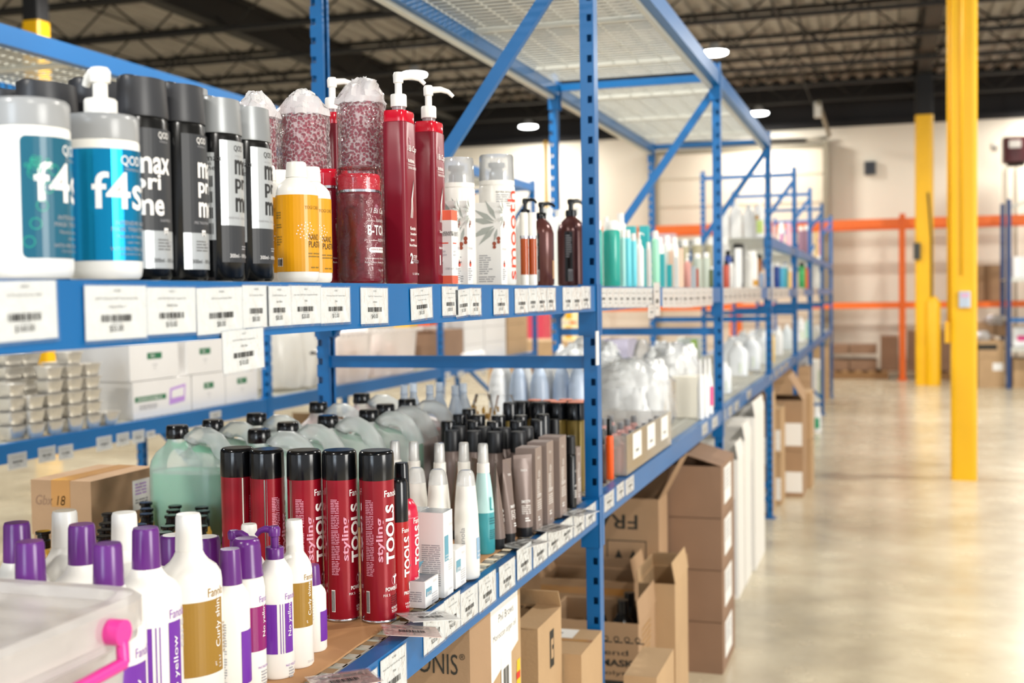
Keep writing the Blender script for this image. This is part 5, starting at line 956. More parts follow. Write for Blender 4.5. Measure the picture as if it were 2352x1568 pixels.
m.box(-.16, 0, 0, .16, y1_, T); m.obj('bin_body', film('clear_tray', 'e6e2da', .35, .1, 0, spec=.3), t)
for u in (.12, .42, .74): L = Lab(FX(.1602)); L.rect(y1_*u, h_*.3, y1_*(u+.17), h_*.95, PAPER); L.bars(y1_*(u+.05), h_*.45, y1_*.07, h_*.08, INK, n=6); L.obj('bin_label', t)
for i in range(4):
    for j in range(7):
        if i == 0 and j == 0: pr = thing('small_bottle', 'x', 'bottle', (0, 0, 0), 0, 'small clear bottles in the long clear bin'); M().loft([(0, .014), (.07, .014), (.075, .008)], 16).obj('body', pm('pinkish_clear', 'd8a8a4', .3), pr); M().loft([(.075, .010), (.098, .010)], 16).obj('cap', pm('grey_cap', '8a8c90', .35), pr); o = pr
        else: o = dup(pr, 'x', (0, 0, 0))
        o.location = (p.x-.16+.12-.08*i, p.y+.06+(y1_-.1)*j/6, SZ1+.0035); o['label'] = 'small grey capped bottle standing in the long clear bin past the near post'
def bag(name, lab, loc, secs, seed, amp=.01, mat=None, group=None, inner=None):
    t = thing(name, lab, 'bag', loc, 0, group); crumple(secs, 48, mat or BAG, 'film', t, amp, seed)
    if inner: inner(t)
    return t
def fill(t, n, rx, ry, zmax, seed, m_, r=.022):
    rd = random.Random(seed); m = M()
    for i in range(n): a = rd.uniform(0, 6.28); q = rd.uniform(0, 1)**.5; z = rd.uniform(.01, zmax); m.loft([(z, r), (z+.06, r), (z+.075, r*.45), (z+.09, r*.4)], 14, cx=q*rx*math.cos(a), cy=q*ry*math.sin(a))
    m.obj('bottles_inside', m_, t)['kind'] = 'stuff'
WB = pm('white_bright_plastic', 'f2f3f3', .3)
bag('plastic_bag', 'large clear bag full of white bottles at the left back of the bright pile', (-1.21, 4.98, SZ1), [(.012, .17, .19, 3), (.08, .18, .2, 3), (.20, .17, .19, 2.5), (.26, .14, .15, 2.3), (.31, .07, .08), (.34, .03, .03)], 5, .008, inner=lambda t: fill(t, 150, .14, .16, .23, 3, WB))
bag('plastic_bag', 'clear bag of white bottles directly behind the long clear bin', (-.92, 4.50, SZ1), [(.012, .13, .24, 3), (.05, .15, .26, 3), (.18, .145, .25, 2.5), (.23, .11, .18, 2.3), (.27, .05, .08)], 12, .008, inner=lambda t: fill(t, 150, .12, .21, .19, 14, WB))
p = at(1545, 1010, X=-.93); bag('plastic_bag', 'bulging clear bag of white bottles, right part of the bright pile before the second post', (p.x+.03, p.y-.24, SZ1), [(.012, .11, .17, 3), (.05, .13, .2, 3), (.20, .13, .2, 2.5), (.26, .10, .14, 2.3), (.30, .04, .06)], 8, .008, inner=lambda t: fill(t, 110, .10, .15, .22, 6, WB))
for i, (x0, x1, yt, X) in enumerate(((1500, 1526, 815, -1.0), (1528, 1544, 812, -1.05), (1545, 1575, 812, -1.0), (1577, 1596, 824, -.9), (1594, 1610, 830, -.86))):
    item(x0, x1, yt, X, SZ1, 'bottle', WB, 'white bottle standing behind the bright bags, %s from left' % pn[i], WB, group='white bottles behind the bags')
loc, h, k = put(1475, 778, SZ1, X=-1.15); simple('clear_cup', 'tall clear plastic bottle rising from the bag by the far brace', 'bottle', loc, [(0, .05), (h*.7, .05), (h*.9, .035), (h, .02)], CLEARCAP)
for i, (x0, x1, yt, yb) in enumerate(((1602, 1617, 825, 962), (1613, 1628, 824, 958), (1622, 1638, 822, 950))):
    item(x0, x1, yt, None, SZ1, 'spray', WB, ('white slim bottle at the edge before the second post, leftmost of three', 'white slim bottle at the edge before the second post, middle of three', 'white slim bottle with pink stripe at the edge before the second post')[i], WB, yb=yb, group=K5, band=(.15, .5, pm('hot_pink_print', 'e8408c', .4)) if i == 2 else None)
p = at(1600, 1000, X=-.78); t = carton((p.x-.02, p.y-.1, SZ1), .12, .16, .17, 'cream white box between the bags and the slim white bottles', pm('cream_card', 'efeadc', .5))
for (x0, x1, yt, yb, X, mt, lab, band) in ((1372, 1462, 778, 0, -1.42, LILAC, 'lilac white carton with a pink stripe at the back behind the near post', (.2, .8, MAG2)), (1556, 1612, 775, 0, -1.42, pm('pale_green_card', 'd2dcd6', .5), 'pale green carton with lime stripe behind the white bottles', (.1, .95, pm('lime_stripe', 'a4d04c', .4)))):
    loc, h, k = put((x0+x1)/2, yt, SZ1, X=X+.04); t = carton((loc[0], loc[1], SZ1), (x1-x0)*k*.8, .25, h, lab, mt)
    w_ = (x1-x0)*k*.8; L = Lab(FY(-.125)); L.rect(-w_/2 if x0 < 1500 else w_*.2, h*.35, -w_/2+.012 if x0 < 1500 else w_*.5, h*.95, band[2]); L.fine(-w_*.3, h*.8, w_*.5, 2, .02, TXTG); L.obj('print', t)
K6 = 'white gallon jugs on the lower shelf of the third bay'
for i, (x0, x1, yt, X) in enumerate(((1655, 1674, 832, -.775), (1664, 1696, 772, -1.02), (1690, 1722, 760, -1.06), (1718, 1742, 757, -1.1), (1734, 1762, 752, -1.0), (1676, 1712, 786, -.86), (1708, 1740, 772, -.84), (1737, 1767, 764, -.83))):
    item(x0-5, x1+5, yt, X-.02, SZ1, 'jug', pm('jug_white', 'e9eef2', .35), 'white gallon jug on the lower shelf past the second post, %s from left' % ('first first-row|first back-row|second back-row|third back-row|fourth back-row|second first-row|third first-row|fourth first-row'.split('|')[i].replace('-', ' ')), WB, cat='jug', group=K6, band=(.1, .4, pm('pale_green_label', 'dbe6d4', .5)) if i > 4 or i == 0 else None)
for i, (x0, x1, yt, X, mt, lab) in enumerate(((1767, 1779, 760, -.8, YL, 'pale yellow jug'), (1779, 1797, 748, -.84, WB, 'white jug beside the pale yellow one'), (1797, 1818, 745, -.84, pm('bluish_white', 'd4dde2', .4), 'bluish white jug'), (1830, 1848, 728, -.84, WB, 'white jug with colourful label'), (1848, 1866, 730, -.82, pm('aqua_white', 'c6ead8', .35), 'pale aqua jug'), (1870, 1882, 745, -.85, GRY, 'grey carton like jug'))):
    item(x0, x1, yt, X, SZ1, 'jug', mt, lab+' on the lower shelf of the far bays', WB, cat='jug', group='jugs on the lower shelf of the far bays', band=(.1, .45, (GRN, YL, ORN, pm('lime_stripe', 'a4d04c', .4))[i % 4]) if i in (3, 4) else None)
NECKW = pm('blue_white_bottle', 'c0cfe4', .3)
for i, x in enumerate((1143, 1190, 1238, 1290, 1326)):
    loc, h, k = put(x, 833, SZ1, h=.305); r = .030; t = thing('teardrop_bottle', 'bluish white teardrop bottle under the brace, %s from left' % pn[i], 'bottle', loc, 0, 'teardrop bottles beyond the brace')
    M().loft([(0, r*.9), (h*.6, r), (h*.78, r*.93), (h*.88, r*.72), (h*.95, r*.42), (h*.96, r*.3)], 32).obj('body', WB if i == 0 else NECKW, t); M().loft([(h*.955, r*.34), (h, r*.3)], 20).obj('cap', WB, t)
for i, x in enumerate((1166, 1214, 1264)):
    loc, h, k = put(x, 833, SZ1, h=.305); loc = (loc[0]-.03, loc[1]+.07, loc[2]); r = .026; t = thing('teardrop_bottle', 'white teardrop bottle in the back row under the brace, %s from left' % pn[i], 'bottle', loc, 0, 'teardrop bottles beyond the brace')
    M().loft([(0, r*.9), (h*.6, r), (h*.78, r*.93), (h*.88, r*.72), (h*.95, r*.42), (h*.96, r*.3)], 28).obj('body', WB, t); M().loft([(h*.955, r*.34), (h, r*.3)], 20).obj('cap', WB, t)
# ================================================================ SECOND RACK CONTENTS
SB = Z1b+.0015
FOIL = pm('foil', 'dad6ce', .3, metal=.6, bump=.25, bscale=60)
def pan(loc, lab, sc=1.0, first=[None]):
    if first[0] is None:
        t = thing('foil_pan', lab, 'tray', loc, 0, 'stacked foil pans'); h = .046; m = M(); m.loft([(0, .028, .034, 5), (.002, .03, .036, 5), (h, .038, .044, 5), (h+.002, .043, .049, 5), (h+.004, .043, .049, 5), (h+.003, .037, .043, 5), (.005, .029, .035, 5)], 32, caps=(1, 1)); m.obj('pan', FOIL, t)
        first[0] = t; return t
    return dup(first[0], lab, loc, scale=(sc, sc, 1))
cols = [(28, 4, 1.0, 3.02), (72, 3, 1.0, 3.0), (116, 5, 1.0, 3.0), (163, 6, 1.0, 3.0), (205, 5, 1.0, 3.0), (246, 1, 1.0, 3.0)]
hw = ('bottom', 'second up', 'third up', 'fourth up', 'fifth up', 'top')
for ci, (x, n, s, X) in enumerate(cols):
    p = at(x, 1000, X=-X)
    for j in range(n): pan((p.x, p.y, SB+.0505*j), 'foil pan, %s in the %s column of the stack on the rack behind' % (hw[j], ('leftmost', 'second', 'third', 'fourth', 'fifth', 'rightmost')[ci]))
for ci, (x, n) in enumerate(((18, 6), (58, 6), (140, 5))):
    p = at(x, 950, X=-3.18)
    for j in range(n): pan((p.x, p.y, SB+.0505*j), 'foil pan in the hidden back row, %s of the %s stack' % (hw[j], ('left', 'middle', 'right')[ci]), 1.3)
WBX = pm('white_carton', 'dcdad8', .55); GLB = pm('green_print', '1f6a44', .5); LIL = pm('lilac_print', 'b48ad0', .5)
def wbox(x0, x1, yt, yb, lab, z0, kind, X=-2.985, dx=.36):
    l = at(x0, (yt+yb)/2, X=X).y; r_ = at(x1, (yt+yb)/2, X=X).y; zt = at(x0, yt, X=X).z; h = .158
    t = thing('white_carton', lab, 'box', (X-dx/2, (l+r_)/2, z0), 0, 'white cartons with green print'); w_ = r_-l-.004; M().box(-dx/2, -w_/2, 0, dx/2, w_/2, h-.002).obj('body', WBX, t); L = Lab(FX(dx/2))
    if kind == 'pic': L.rect(-w_*.47, h*.44, w_*.05, h*.58, GLB); L.t('DISPOSABLE', -w_*.42, h*.47, h*.07, TXTW, w=w_*.4); L.poly([(w_*.1, h*.25), (w_*.38, h*.3), (w_*.4, h*.78), (w_*.12, h*.7)], LIL); L.poly([(w_*.14, h*.42), (w_*.36, h*.45), (w_*.37, h*.70), (w_*.15, h*.64)], WBX, .0014); L.fine(-w_*.4, h*.36, w_*.3, 3, h*.05, TXTG)
    elif kind == 'label': L.rect(-w_*.15, h*.55, w_*.15, h*.72, GLB); L.t('PRO', -w_*.08, h*.6, h*.07, TXTW); L.fine(-w_*.05, h*.4, w_*.1, 1, h*.05, TXTG); L.ring(0, h*.3, .002, .004, TXTG)
    if L.m.f: L.obj('print', t)
    return t
wbox(305, 440, 880, 975, 'white carton with green bar and lilac picture, bottom left on the rack behind', SB, 'pic'); wbox(441, 517, 868, 940, 'white carton with small green label, bottom middle on the rack behind', SB, 'label'); wbox(518, 592, 855, 925, 'white carton with small green label, bottom right beside the rear post', SB, 'label')
wbox(297, 410, 795, 880, 'white carton with green label, upper left of the carton stack behind', SB+.159, 'label'); wbox(428, 512, 790, 865, 'white carton with green label, upper middle, behind the hanging price label', SB+.159, 'label'); wbox(514, 590, 785, 855, 'white carton upper right, mostly hidden by the hanging price label', SB+.159, '')
# bags and bins
p = at(678, 850, X=-3.175); bag('plastic_bag', 'big white plastic bag sagging left of the rear blue post', (p.x, p.y-.14, SB), [(.014, .15, .22, 4), (.1, .165, .24, 4), (.25, .16, .24, 3), (.36, .13, .21, 3), (.42, .06, .12, 2.5)], 21, .012, mat=film('white_bag', 'f6f4ee', .85, .2, .8, 10, spec=.3))
a = at(724, 808, X=-2.93); tag(M().tube([(a.x, a.y-.05, a.z-.005), (a.x+.01, a.y, a.z), (a.x, a.y+.06, a.z-.002)], [.008, .014, .007], 8).obj('black_clip', BLK), 'black clip on the white plastic bag left of the rear post', 'clip')
CRB = film('translucent_crate', 'f0e9e4', .75, .3, .1, 6, spec=.2)
for i, (x0, x1, lab) in enumerate(((775, 868, 'translucent pinkish white storage crate, left half, behind the rear post'), (870, 972, 'translucent pinkish white storage crate with scalloped rim, right half'))):
    l = at(x0, 820, X=-2.96).y; r_ = at(x1, 820, X=-2.96).y; w_ = (r_-l)-.01; t = thing('storage_crate', lab, 'crate', (-3.16, (l+r_)/2, SB), 0, 'translucent crates on the rack behind'); h = .275
    m = M().loft([(0, .17, w_/2-.04, 7), (.004, .175, w_/2-.035, 7), (h, .195, w_/2-.004, 7), (h+.012, .205, w_/2, 7)], 56, caps=(1, 0))
    for q in range(9): yy = -w_/2+.03+(w_-.06)*q/8; m.box(.19, yy-.012, h-.004, .208, yy+.012, h+.016)
    m.obj('crate_body', CRB, t); rd = random.Random(i); m = M()
    for q in range(14): yy = rd.uniform(-w_/2+.08, w_/2-.08); xx = rd.uniform(-.1, .1); z = rd.uniform(.01, .16); m.box(xx-.05, yy-.05, z, xx+.05, yy+.05, z+.09)
    m.obj('packs_inside', pm('pale_pink_pack', 'ecd4cc', .5), t)['kind'] = 'stuff'
p = at(985, 752, X=-3.1); tag(M().box(-.07, -.1, 0, .07, .1, .04).obj('orange_pack', pm('orange_pack', 'e0501c', .4), None, (p.x, p.y-.05, SB+.29)), 'orange red pack lying on top of the right translucent crate', 'pack')
tag(M().box(-.05, -.09, 0, .05, .09, .045).obj('yellow_pack', pm('yellow_pack', 'f0b818', .4), None, (p.x-.02, p.y-.38, SB+.29)), 'yellow pack lying on the right translucent crate', 'pack')
def cbox(loc, wx, wy, h, lab, mat=CARD, rz=0, flaps=None, prints=None, group=None, tape=False, cat='box'):
    # cardboard box: loc is the centre of its base; flaps: dict side -> lean angle for an open box
    loc = list(loc); y0, y1 = loc[1]-wy/2, loc[1]+wy/2
    if loc[0]+wx/2 > -1.5 and loc[0]-wx/2 < -.69 and loc[1] < 18:   # stand clear of the rack frames
        for F_ in FR_Y:
            if y0 < F_+.045 and y1 > F_-.045:
                if F_-.03-y0 > .12: y1 = F_-.046
                else: y1 += F_+.046-y0; y0 = F_+.046
        loc[1] = (y0+y1)/2; wy = y1-y0
    t = thing('cardboard_box', lab, cat, loc, rz, group); T = .004; m = M()
    if flaps:
        m.box(-wx/2, -wy/2, 0, wx/2, -wy/2+T, h).box(-wx/2, wy/2-T, 0, wx/2, wy/2, h).box(-wx/2, -wy/2+T, 0, -wx/2+T, wy/2-T, h).box(wx/2-T, -wy/2+T, 0, wx/2, wy/2-T, h).box(-wx/2+T, -wy/2+T, 0, wx/2-T, wy/2-T, T)
        m.obj('box_body', mat, t)
        for s, (ang, ln) in flaps.items():
            c, q = math.cos(R(ang))*ln, math.sin(R(ang))*ln   # ang: 0 lies outward flat, 90 upright, 180 closed inward
            if s == 'x+': A, B, D = (wx/2, -wy/2, h), (wx/2, wy/2, h), (c, 0, q)
            if s == 'x-': A, B, D = (-wx/2, wy/2, h), (-wx/2, -wy/2, h), (-c, 0, q)
            if s == 'y-': A, B, D = (-wx/2, -wy/2, h), (wx/2, -wy/2, h), (0, -c, q)
            if s == 'y+': A, B, D = (wx/2, wy/2, h), (-wx/2, wy/2, h), (0, c, q)
            A, B, D = Vector(A), Vector(B), Vector(D); n = (B-A).cross(D).normalized()*.003; M().hexa([A, B, B+D, A+D, A+n, B+n, B+D+n, A+D+n]).obj('flap', mat, t)
    else:
        m.box(-wx/2, -wy/2, 0, wx/2, wy/2, h); m.obj('box_body', mat, t)
        if tape: M().box(-.025, -wy/2-.0008, h-.06, .025, wy/2+.0008, h+.0008).obj('tape', TAPE, t)
    if prints: prints(t, wx, wy, h)
    return t
def onrack(x0, x1, yt, X, z0, lab, mat, dx=.3, tape=False, yb=None, group=None):
    l = at(x0, 790, X=X).y; r_ = at(x1, 790, X=X).y; h = at((x0+x1)/2, yt, X=X).z-z0 if yt else yb
    return cbox((X-dx/2, (l+r_)/2, z0), dx, r_-l-.006, h, lab, mat, tape=tape, group=group)
onrack(1006, 1064, 757, -3.0, SB, 'brown cardboard box right of the slim rear post of the rack behind', CARD3, .35)
for j in range(3):
    for i, (x0, x1) in enumerate(((1066, 1112), (1113, 1162))):
        onrack(x0, x1, None, -3.0, SB+.127*j, 'white carton in the block of six beyond the brown box, %s %s' % (('bottom', 'middle', 'top')[j], ('left', 'right')[i]), WBX, .36, yb=.125, group='white cartons beyond the brown box')
for j in range(3): onrack(1166, 1212, None, -3.0, SB+.127*j, 'tan cardboard box left of the rack end post, %s of three' % ('bottom', 'middle', 'top')[j], CARD2, .36, yb=.125, tape=True, group='tan boxes at the end of the rack behind')
for i, (x, y) in enumerate(((1085, 812), (1098, 800), (1112, 818), (1125, 815))):
    p = at(x, y, X=-2.92); tag(M().loft([(0, .028), (.03, .034), (.06, .03), (.07, .012)], 16).obj('white_pack', WB, None, (p.x-.07, p.y, SB)), 'small white pack in front of the white carton block, %s from left' % pn[i], 'pack', 'small white packs')
# racks and goods farther back seen between the posts
p = at(1238, 760, Y=13.5); pr = pm('pink_red_pack', 'd84a5e', .4)
t = thing('pack_stack', 'tall pink red packs standing behind the rack end post', 'pack', (p.x, 13.5, 0)); M().box(-.1, -.15, 0, .1, .15, 1.3).obj('lower_pack', pr, t); M().box(-.11, -.15, 1.3, .11, .15, 1.34).obj('white_edge', WB, t); M().box(-.1, -.15, 1.34, .1, .15, 1.52 if False else 1.5).obj('upper_pack', pr, t)
for j in range(4):
    for i, x in enumerate((1258, 1275)):
        p = at(x, 760, Y=14.5); tag(M().loft([(0, .043), (.3, .043)], 20).obj('brown_roll', pm('kraft_roll', '97825f', .7), None, (p.x, 14.5, .302*j)), 'brown paper roll in the stack behind the far posts, %s tier %s' % (pn[j].replace('leftmost', 'first'), ('left', 'right')[i]), 'roll', 'brown paper rolls')
        if j == 0 and i == 0: pass
for j, (yt, yb) in enumerate(((718, 757), (768, 808))):
    p = at(1313, yt, Y=11.5); q = at(1313, yb, Y=11.5); t = thing('yellow_pack', 'cream pack with yellow label seen between rear post and near post, %s' % ('upper', 'lower')[j], 'box', (p.x, 11.5, 1.0-.0 if j else 1.19), 0, 'cream and yellow packs'); h = .16
    M().box(-.07, -.06, 0, .07, .06, h).obj('body', pm('cream_pack', 'eedfae', .5), t); Lab(FY(-.06)).rect(-.05, .02, .02, .14, pm('amber_print', 'd8a010', .5)).obj('label', t)
tag(M().box(-.5, -.4, 0, .5, .4, .998).obj('pallet_carton', CARD2, None, (at(1313, 760, Y=11.5).x-.3, 11.7, 0)), 'large tan carton holding the yellow labelled packs behind the rear posts', 'box')
# cardboard stack in the next aisle
def p_addr(t, wx, wy, h):
    L = Lab(FX(wx/2)); L.rect(wy*.12, h*.25, wy*.40, h*.82, PAPER); L.fine(wy*.16, h*.75, wy*.18, 4, h*.06, LIL); L.fine(wy*.16, h*.45, wy*.2, 2, h*.05, INKG); L.obj('paper_label', t)
    L = Lab(FY(-wy/2)); L.t('Gbx 18', -wx*.42, h*.55, .022, CARD3, w=.08, italic=.2); L.obj('handwriting', t)
a = at(208, 1106, X=-1.70); z0 = a.z-.125
cbox((-1.70-.08, a.y+.125, z0), .16, .25, .125, 'brown cardboard box with paper address label behind the white bottles, top of its stack', CARD, prints=p_addr, tape=True)
for j, hh in enumerate((z0/3-.001,)*3): cbox((-1.70-.085, a.y+.13, j*z0/3), .155, .24, hh, 'brown cardboard box under the one with the paper label, %s' % ('floor level', 'middle', 'directly beneath it')[j], CARD)
for i, (x, y, s, hh) in enumerate(((640, 5.9, .34, .5), (870, 6.55, .4, .62), (960, 7.2, .3, .5))):
    cbox((-3.3, y, 0), .5, s+.1, hh, 'tan cardboard box on the floor under the rack behind, %s from left' % pn[i], CARD2, flaps={'x+': (60, .15), 'y+': (100, .12)}, group='boxes under the rack behind')
# ================================================================ BOXES ON THE FLOOR UNDER THE FIRST RACK
def fbox(px, py, X, wx, wy, lab, mat=CARD, zb=0, **k):
    p = at(px, py, X=X); return cbox((X-wx/2, p.y+wy/2, zb), wx, wy, p.z-zb, lab, mat, **k)
DKI = pm('carton_ink', '2e2c26', .7)
def p_onis(t, wx, wy, h): L = Lab(FY(-wy/2)); L.t('CRONIS', wx/2-.145, .772, .037, DKI, w=.122); L.t('®', wx/2-.020, .80, .011, DKI); L.obj('print', t)
fbox(1078, 1442, -.712, .42, .12, 'brown box printed with large thin capital letters under the near shelf', CARD, prints=p_onis)
def p_tape(t, wx, wy, h):
    L = Lab(FX(wx/2)); L.poly([(-wy*.40, h-.13), (-wy*.40, h-.02), (wy*.2, h-.0), (wy*.38, h-.02), (wy*.38, h-.13), (wy*.2, h-.16)][:0] or [(-wy*.3, h-.16), (wy*.42, h-.12), (wy*.42, h-.005), (-wy*.38, h-.005)], PAPER); L.t('Phil Brows', -wy*.1, h-.05, .016, INKG, w=wy*.4); L.t('Moroccan argan oil', -wy*.24, h-.085, .016, INK, w=wy*.6)
    L.rect(-wy*.05, h-.5, wy*.22, h-.125, PAPER, .0012); L.bars(0, h-.19, wy*.14, .04, INK, n=10, off=.0018); L.t('12119821', 0, h-.22, .012, INK, off=.0018); L.bars(0, h-.4, wy*.14, .06, INK, n=10, off=.0018)
    for q in range(4): L.fine(-wy*.36, h-.2-.04*q, wy*.26, 1, .012, DKI, seed=q)
    L.poly([(wy*.33, h-.33), (wy*.47, h-.33), (wy*.47, h-.16), (wy*.38, h-.16)], pm('yellow_sticker', 'f2c21a', .4)); L.rect(wy*.36, h-.2, wy*.46, h-.185, pm('red_print', 'd8281c', .4), .0012); L.obj('paper_labels', t)
    L = Lab(FY(-wy/2)); L.rect(-wx*.1, h-.09, wx*.5, h, TAPE); L.obj('tape', t)
fbox(1106, 1402, -.735, .3, .25, 'tan box wrapped in shiny brown tape with white address sheets', CARD2, prints=p_tape)
def p_logo(t, wx, wy, h):
    L = Lab(FX(wx/2)); L.rect(-wy*.02, h-.115, wy*.16, h-.03, DKI); L.rect(wy*.02, h-.095, wy*.12, h-.05, CARD2, .0012); L.rect(wy*.06, h-.075, wy*.12, h-.065, DKI, .0016); L.fine(wy*.0, h-.21, wy*.05, 1, .01, DKI); L.t('GUESS', wy*.02, h-.4, .012, DKI, w=.09, rot=R(90)) if False else L.fine(wy*.02, h-.24, wy*.05, 8, .016, DKI); L.t('ROSE', wy*.3, h-.42, .014, DKI, w=.06); L.obj('print', t)
    L = Lab(plane((0, 0, h), (1, 0, 0), (0, 1, 0))); L.fine(-wx*.4, wy*.46, wx*.7, 1, .014, DKI); L.obj('top_print', t)
fbox(1235, 1447, -.735, .26, .20, 'tall tan box with a black logo on its side, top flap folded up', CARD2, prints=p_logo, flaps={'x-': (165, .17), 'x+': (178, .06), 'y+': (120, .05)})
def p_top(t, wx, wy, h): L = Lab(plane((0, 0, h), (1, 0, 0), (0, 1, 0))); L.rect(-wx*.3, wy*.1, wx*.25, wy*.45, PAPER); L.rect(-wx*.5, -wy*.02, wx*.5, wy*.08, TAPE, .0006); L.fine(-wx*.2, wy*.3, wx*.3, 2, .02, INKG, off=.001); L.obj('paper_label', t)
fbox(1335, 1504, -.69, .22, .27, 'lower tan box with a white sheet on top in front of the near post', CARD2, prints=p_top)
def p_mask(t, wx, wy, h):
    L = Lab(FY(-wy/2)); x = -wx*.5+.01; y = h-.02
    for q in range(7): L.ring(-.05+.033*q, y-.03, .006, .009, DKI, n=9); L.rect(-.055+.033*q, y-.042, -.03+.033*q, y-.038, DKI)
    L.t('Smart Blend', x, y-.08, .017, DKI, w=wx*.86); L.t('PEEL OFF MASK', x-.03+.03, y-.115, .022, DKI, w=wx*.92, bold=.03); L.t('Skin Electrolyte', x, y-.145, .017, DKI, w=wx*.9); L.rect(-wx*.5, y-.205, wx*.48, y-.158, DKI); L.t('Brightening&Cleaning', x, y-.192, .022, CARD2, w=wx*.9, off=.0014); L.fine(x, y-.225, wx*.7, 3, .016, DKI, seed=5); L.obj('print', t)
    L = Lab(FX(wx/2)); L.fine(-wy*.3, h-.03, wy*.5, 14, .018, pm('faint_brown_print', 'a07a4a', .7)); L.obj('side_print', t)
fbox(1466, 1433, -.72, .30, .28, 'open box printed peel off mask, black bottles inside, right of the near post', CARD, prints=p_mask, flaps={'y-': (-88, .001), 'x+': (95, .07)})
for i, (dx, dy) in enumerate(((-.06, .06), (-.06, .16), (-.15, .08))):
    p = at(1466, 1433, X=-.72); t = thing('black_bottle', 'glossy black bottle in the open peel off mask box, %s one' % ('front', 'rear', 'left')[i], 'bottle', (-.72+dx, p.y+dy, .006), 0, 'black bottles in the open box'); h = p.z+.05
    M().loft([(0, .04), (h*.8, .04), (h*.88, .03), (h*.92, .015)], 28).obj('body', BLK, t); M().loft([(h*.92, .018), (h, .017)], 20).obj('cap', BLK, t)
def p_band(t, wx, wy, h): L = Lab(FY(-wy/2)); L.rect(-wx*.5, h-.05, wx*.5, h-.025, TAPE); L.obj('tape', t)
fbox(1456, 1338, -.85, .34, .2, 'brown box with tape band behind the near post, flaps open', CARD, prints=p_band, flaps={'x-': (70, .1), 'x+': (100, .08), 'y+': (90, .04)})
for i in range(3): p = at(1420, 1325, X=-1.05); tag(M().loft([(0, .02), (.03, .022), (.04, .012), (.07, .012)], 16).obj('black_cap_bottle', BLK, None, (-1.0-.08*i, p.y+.12, at(1456, 1338, X=-.90).z-.03)), 'black bottle top poking out of the taped brown box, %s from right' % ('first', 'second', 'third')[i], 'bottle', 'bottle tops in the taped box') if False else None
fbox(1508, 1556, -.56, .085, .26, 'small low tan box at the bottom edge, nearest on the aisle floor', CARD2)
fbox(1550, 1342, -.655, .12, .26, 'tall narrow tan box with a torn flap, next to the stack of four', CARD2, flaps={'x+': (100, .07), 'y+': (85, .045), 'x-': (88, .04)})
def p_sheet(t, wx, wy, h): L = Lab(FX(wx/2)); L.rect(-wy*.3, h*.2, wy*.25, h*.92, PAPER); L.fine(-wy*.25, h*.85, wy*.4, 6, h*.07, TXTG); L.obj('paper_label', t)
p = at(1660, 1551, Z=0); ft = p
zt = at(1660, 1068, D=depth(p)).z; hh = zt/4
for j in range(4):
    fl = {'x+': (163, .2), 'x-': (150, .12)} if j == 3 else None
    t = cbox((p.x-.19, p.y+.2, hh*j), .38, .38, hh-.003, 'brown carton in the stack of four beside the aisle, %s' % ('bottom', 'second up', 'third up', 'top with open flaps')[j], CARD3, flaps=fl, prints=p_sheet, group='stack of four brown cartons')
def p_frag(t, wx, wy, h):
    L = Lab(FY(-wy/2)); L.t('FRAGILE', wx*.36, h-.06, .055, DKI, rot=R(180), w=.36, bold=.01)
    x, y, s, w_ = wx*.15, h-.34, .085, .15; th = .004
    for q in ((x, y, x+w_, y+th), (x, y+.18, x+w_, y+.18+th), (x, y, x+th, y+.18), (x+w_-th, y, x+w_, y+.18)): L.rect(*q, DKI)
    for u in (.045, .1): L.rect(x+u-.006, y+.02, x+u+.006, y+.12, DKI); L.poly([(x+u-.016, y+.115), (x+u+.016, y+.115), (x+u, y+.15)], DKI)
    L.obj('print', t)
p = at(1512, 1147, X=-.80); cbox((-.80-.28, p.y+.095, .46), .56, .185, p.z-.46, 'brown carton marked fragile upside down, open on its aisle side', CARD, prints=p_frag, flaps={'x+': (62, .17), 'y+': (95, .08), 'x-': (80, .1)})
cbox((-.77-.30, p.y+.105, 0), .60, .18, .455, 'wide open brown carton under the upside down fragile one', CARD, tape=False)
# tall white boxes and the stacks farther along
WBXT = pm('white_box_side', 'e9e6e0', .5); GBX = pm('grey_face_box', 'b4b4b8', .5)
for i, (px, pyb, X, wx, wy, zt, lab) in enumerate(((1697, 1375, None, .30, .24, .66, 'white box with torn top beside the stack of four, nearest of the tall white ones'), (1713, 1345, None, .34, .28, .72, 'tall white carton along the aisle, middle one'), (1736, 1310, None, .36, .5, .80, 'tall white carton along the aisle, farthest and highest of three'))):
    p = at(px, pyb, Z=0); cbox((p.x-wx/2, p.y+wy/2, 0), wx, wy, zt, lab, WBXT, flaps={'x+': (100, .08), 'x-': (100, .1), 'y+': (90, .04)}, group='tall white boxes', prints=lambda t, a, b, c: Lab(FY(-b/2)).rect(-a*.45, .02, a*.45, c*.72, GBX).obj('grey_panel', t))
def p_white(t, wx, wy, h): L = Lab(FY(-wy/2)); L.rect(-wx*.1, h*.1, wx*.48, h*.55, PAPER); L.obj('paper_label', t)
def stack(px, pyb, wx, wy, tops, lab, mat, fl=None, pr_=p_white):
    p = at(px, pyb, Z=0); z = 0; d = depth(p); n = len(tops)
    for j, yt in enumerate(tops):
        zt = at(px, yt, D=d).z; cbox((p.x-wx/2, p.y+wy/2, z), wx, wy, zt-z-.003, '%s, %s' % (lab, 'the only one' if n == 1 else ('bottom one', 'top one' if n == 2 else 'middle one', 'top one')[j]), mat, flaps=fl if j == n-1 else None, prints=pr_, group=lab.split(' in the ')[0] if n > 1 else None); z = zt
stack(1765, 1198, .26, .36, (1090, 945), 'slim brown carton in the column just past the tall white boxes', CARD2, {'x+': (95, .1), 'x-': (75, .15), 'y+': (90, .1)})
stack(1795, 1160, .2, .4, (1045, 938), 'tan carton in the column left of the third post foot', CARD2)
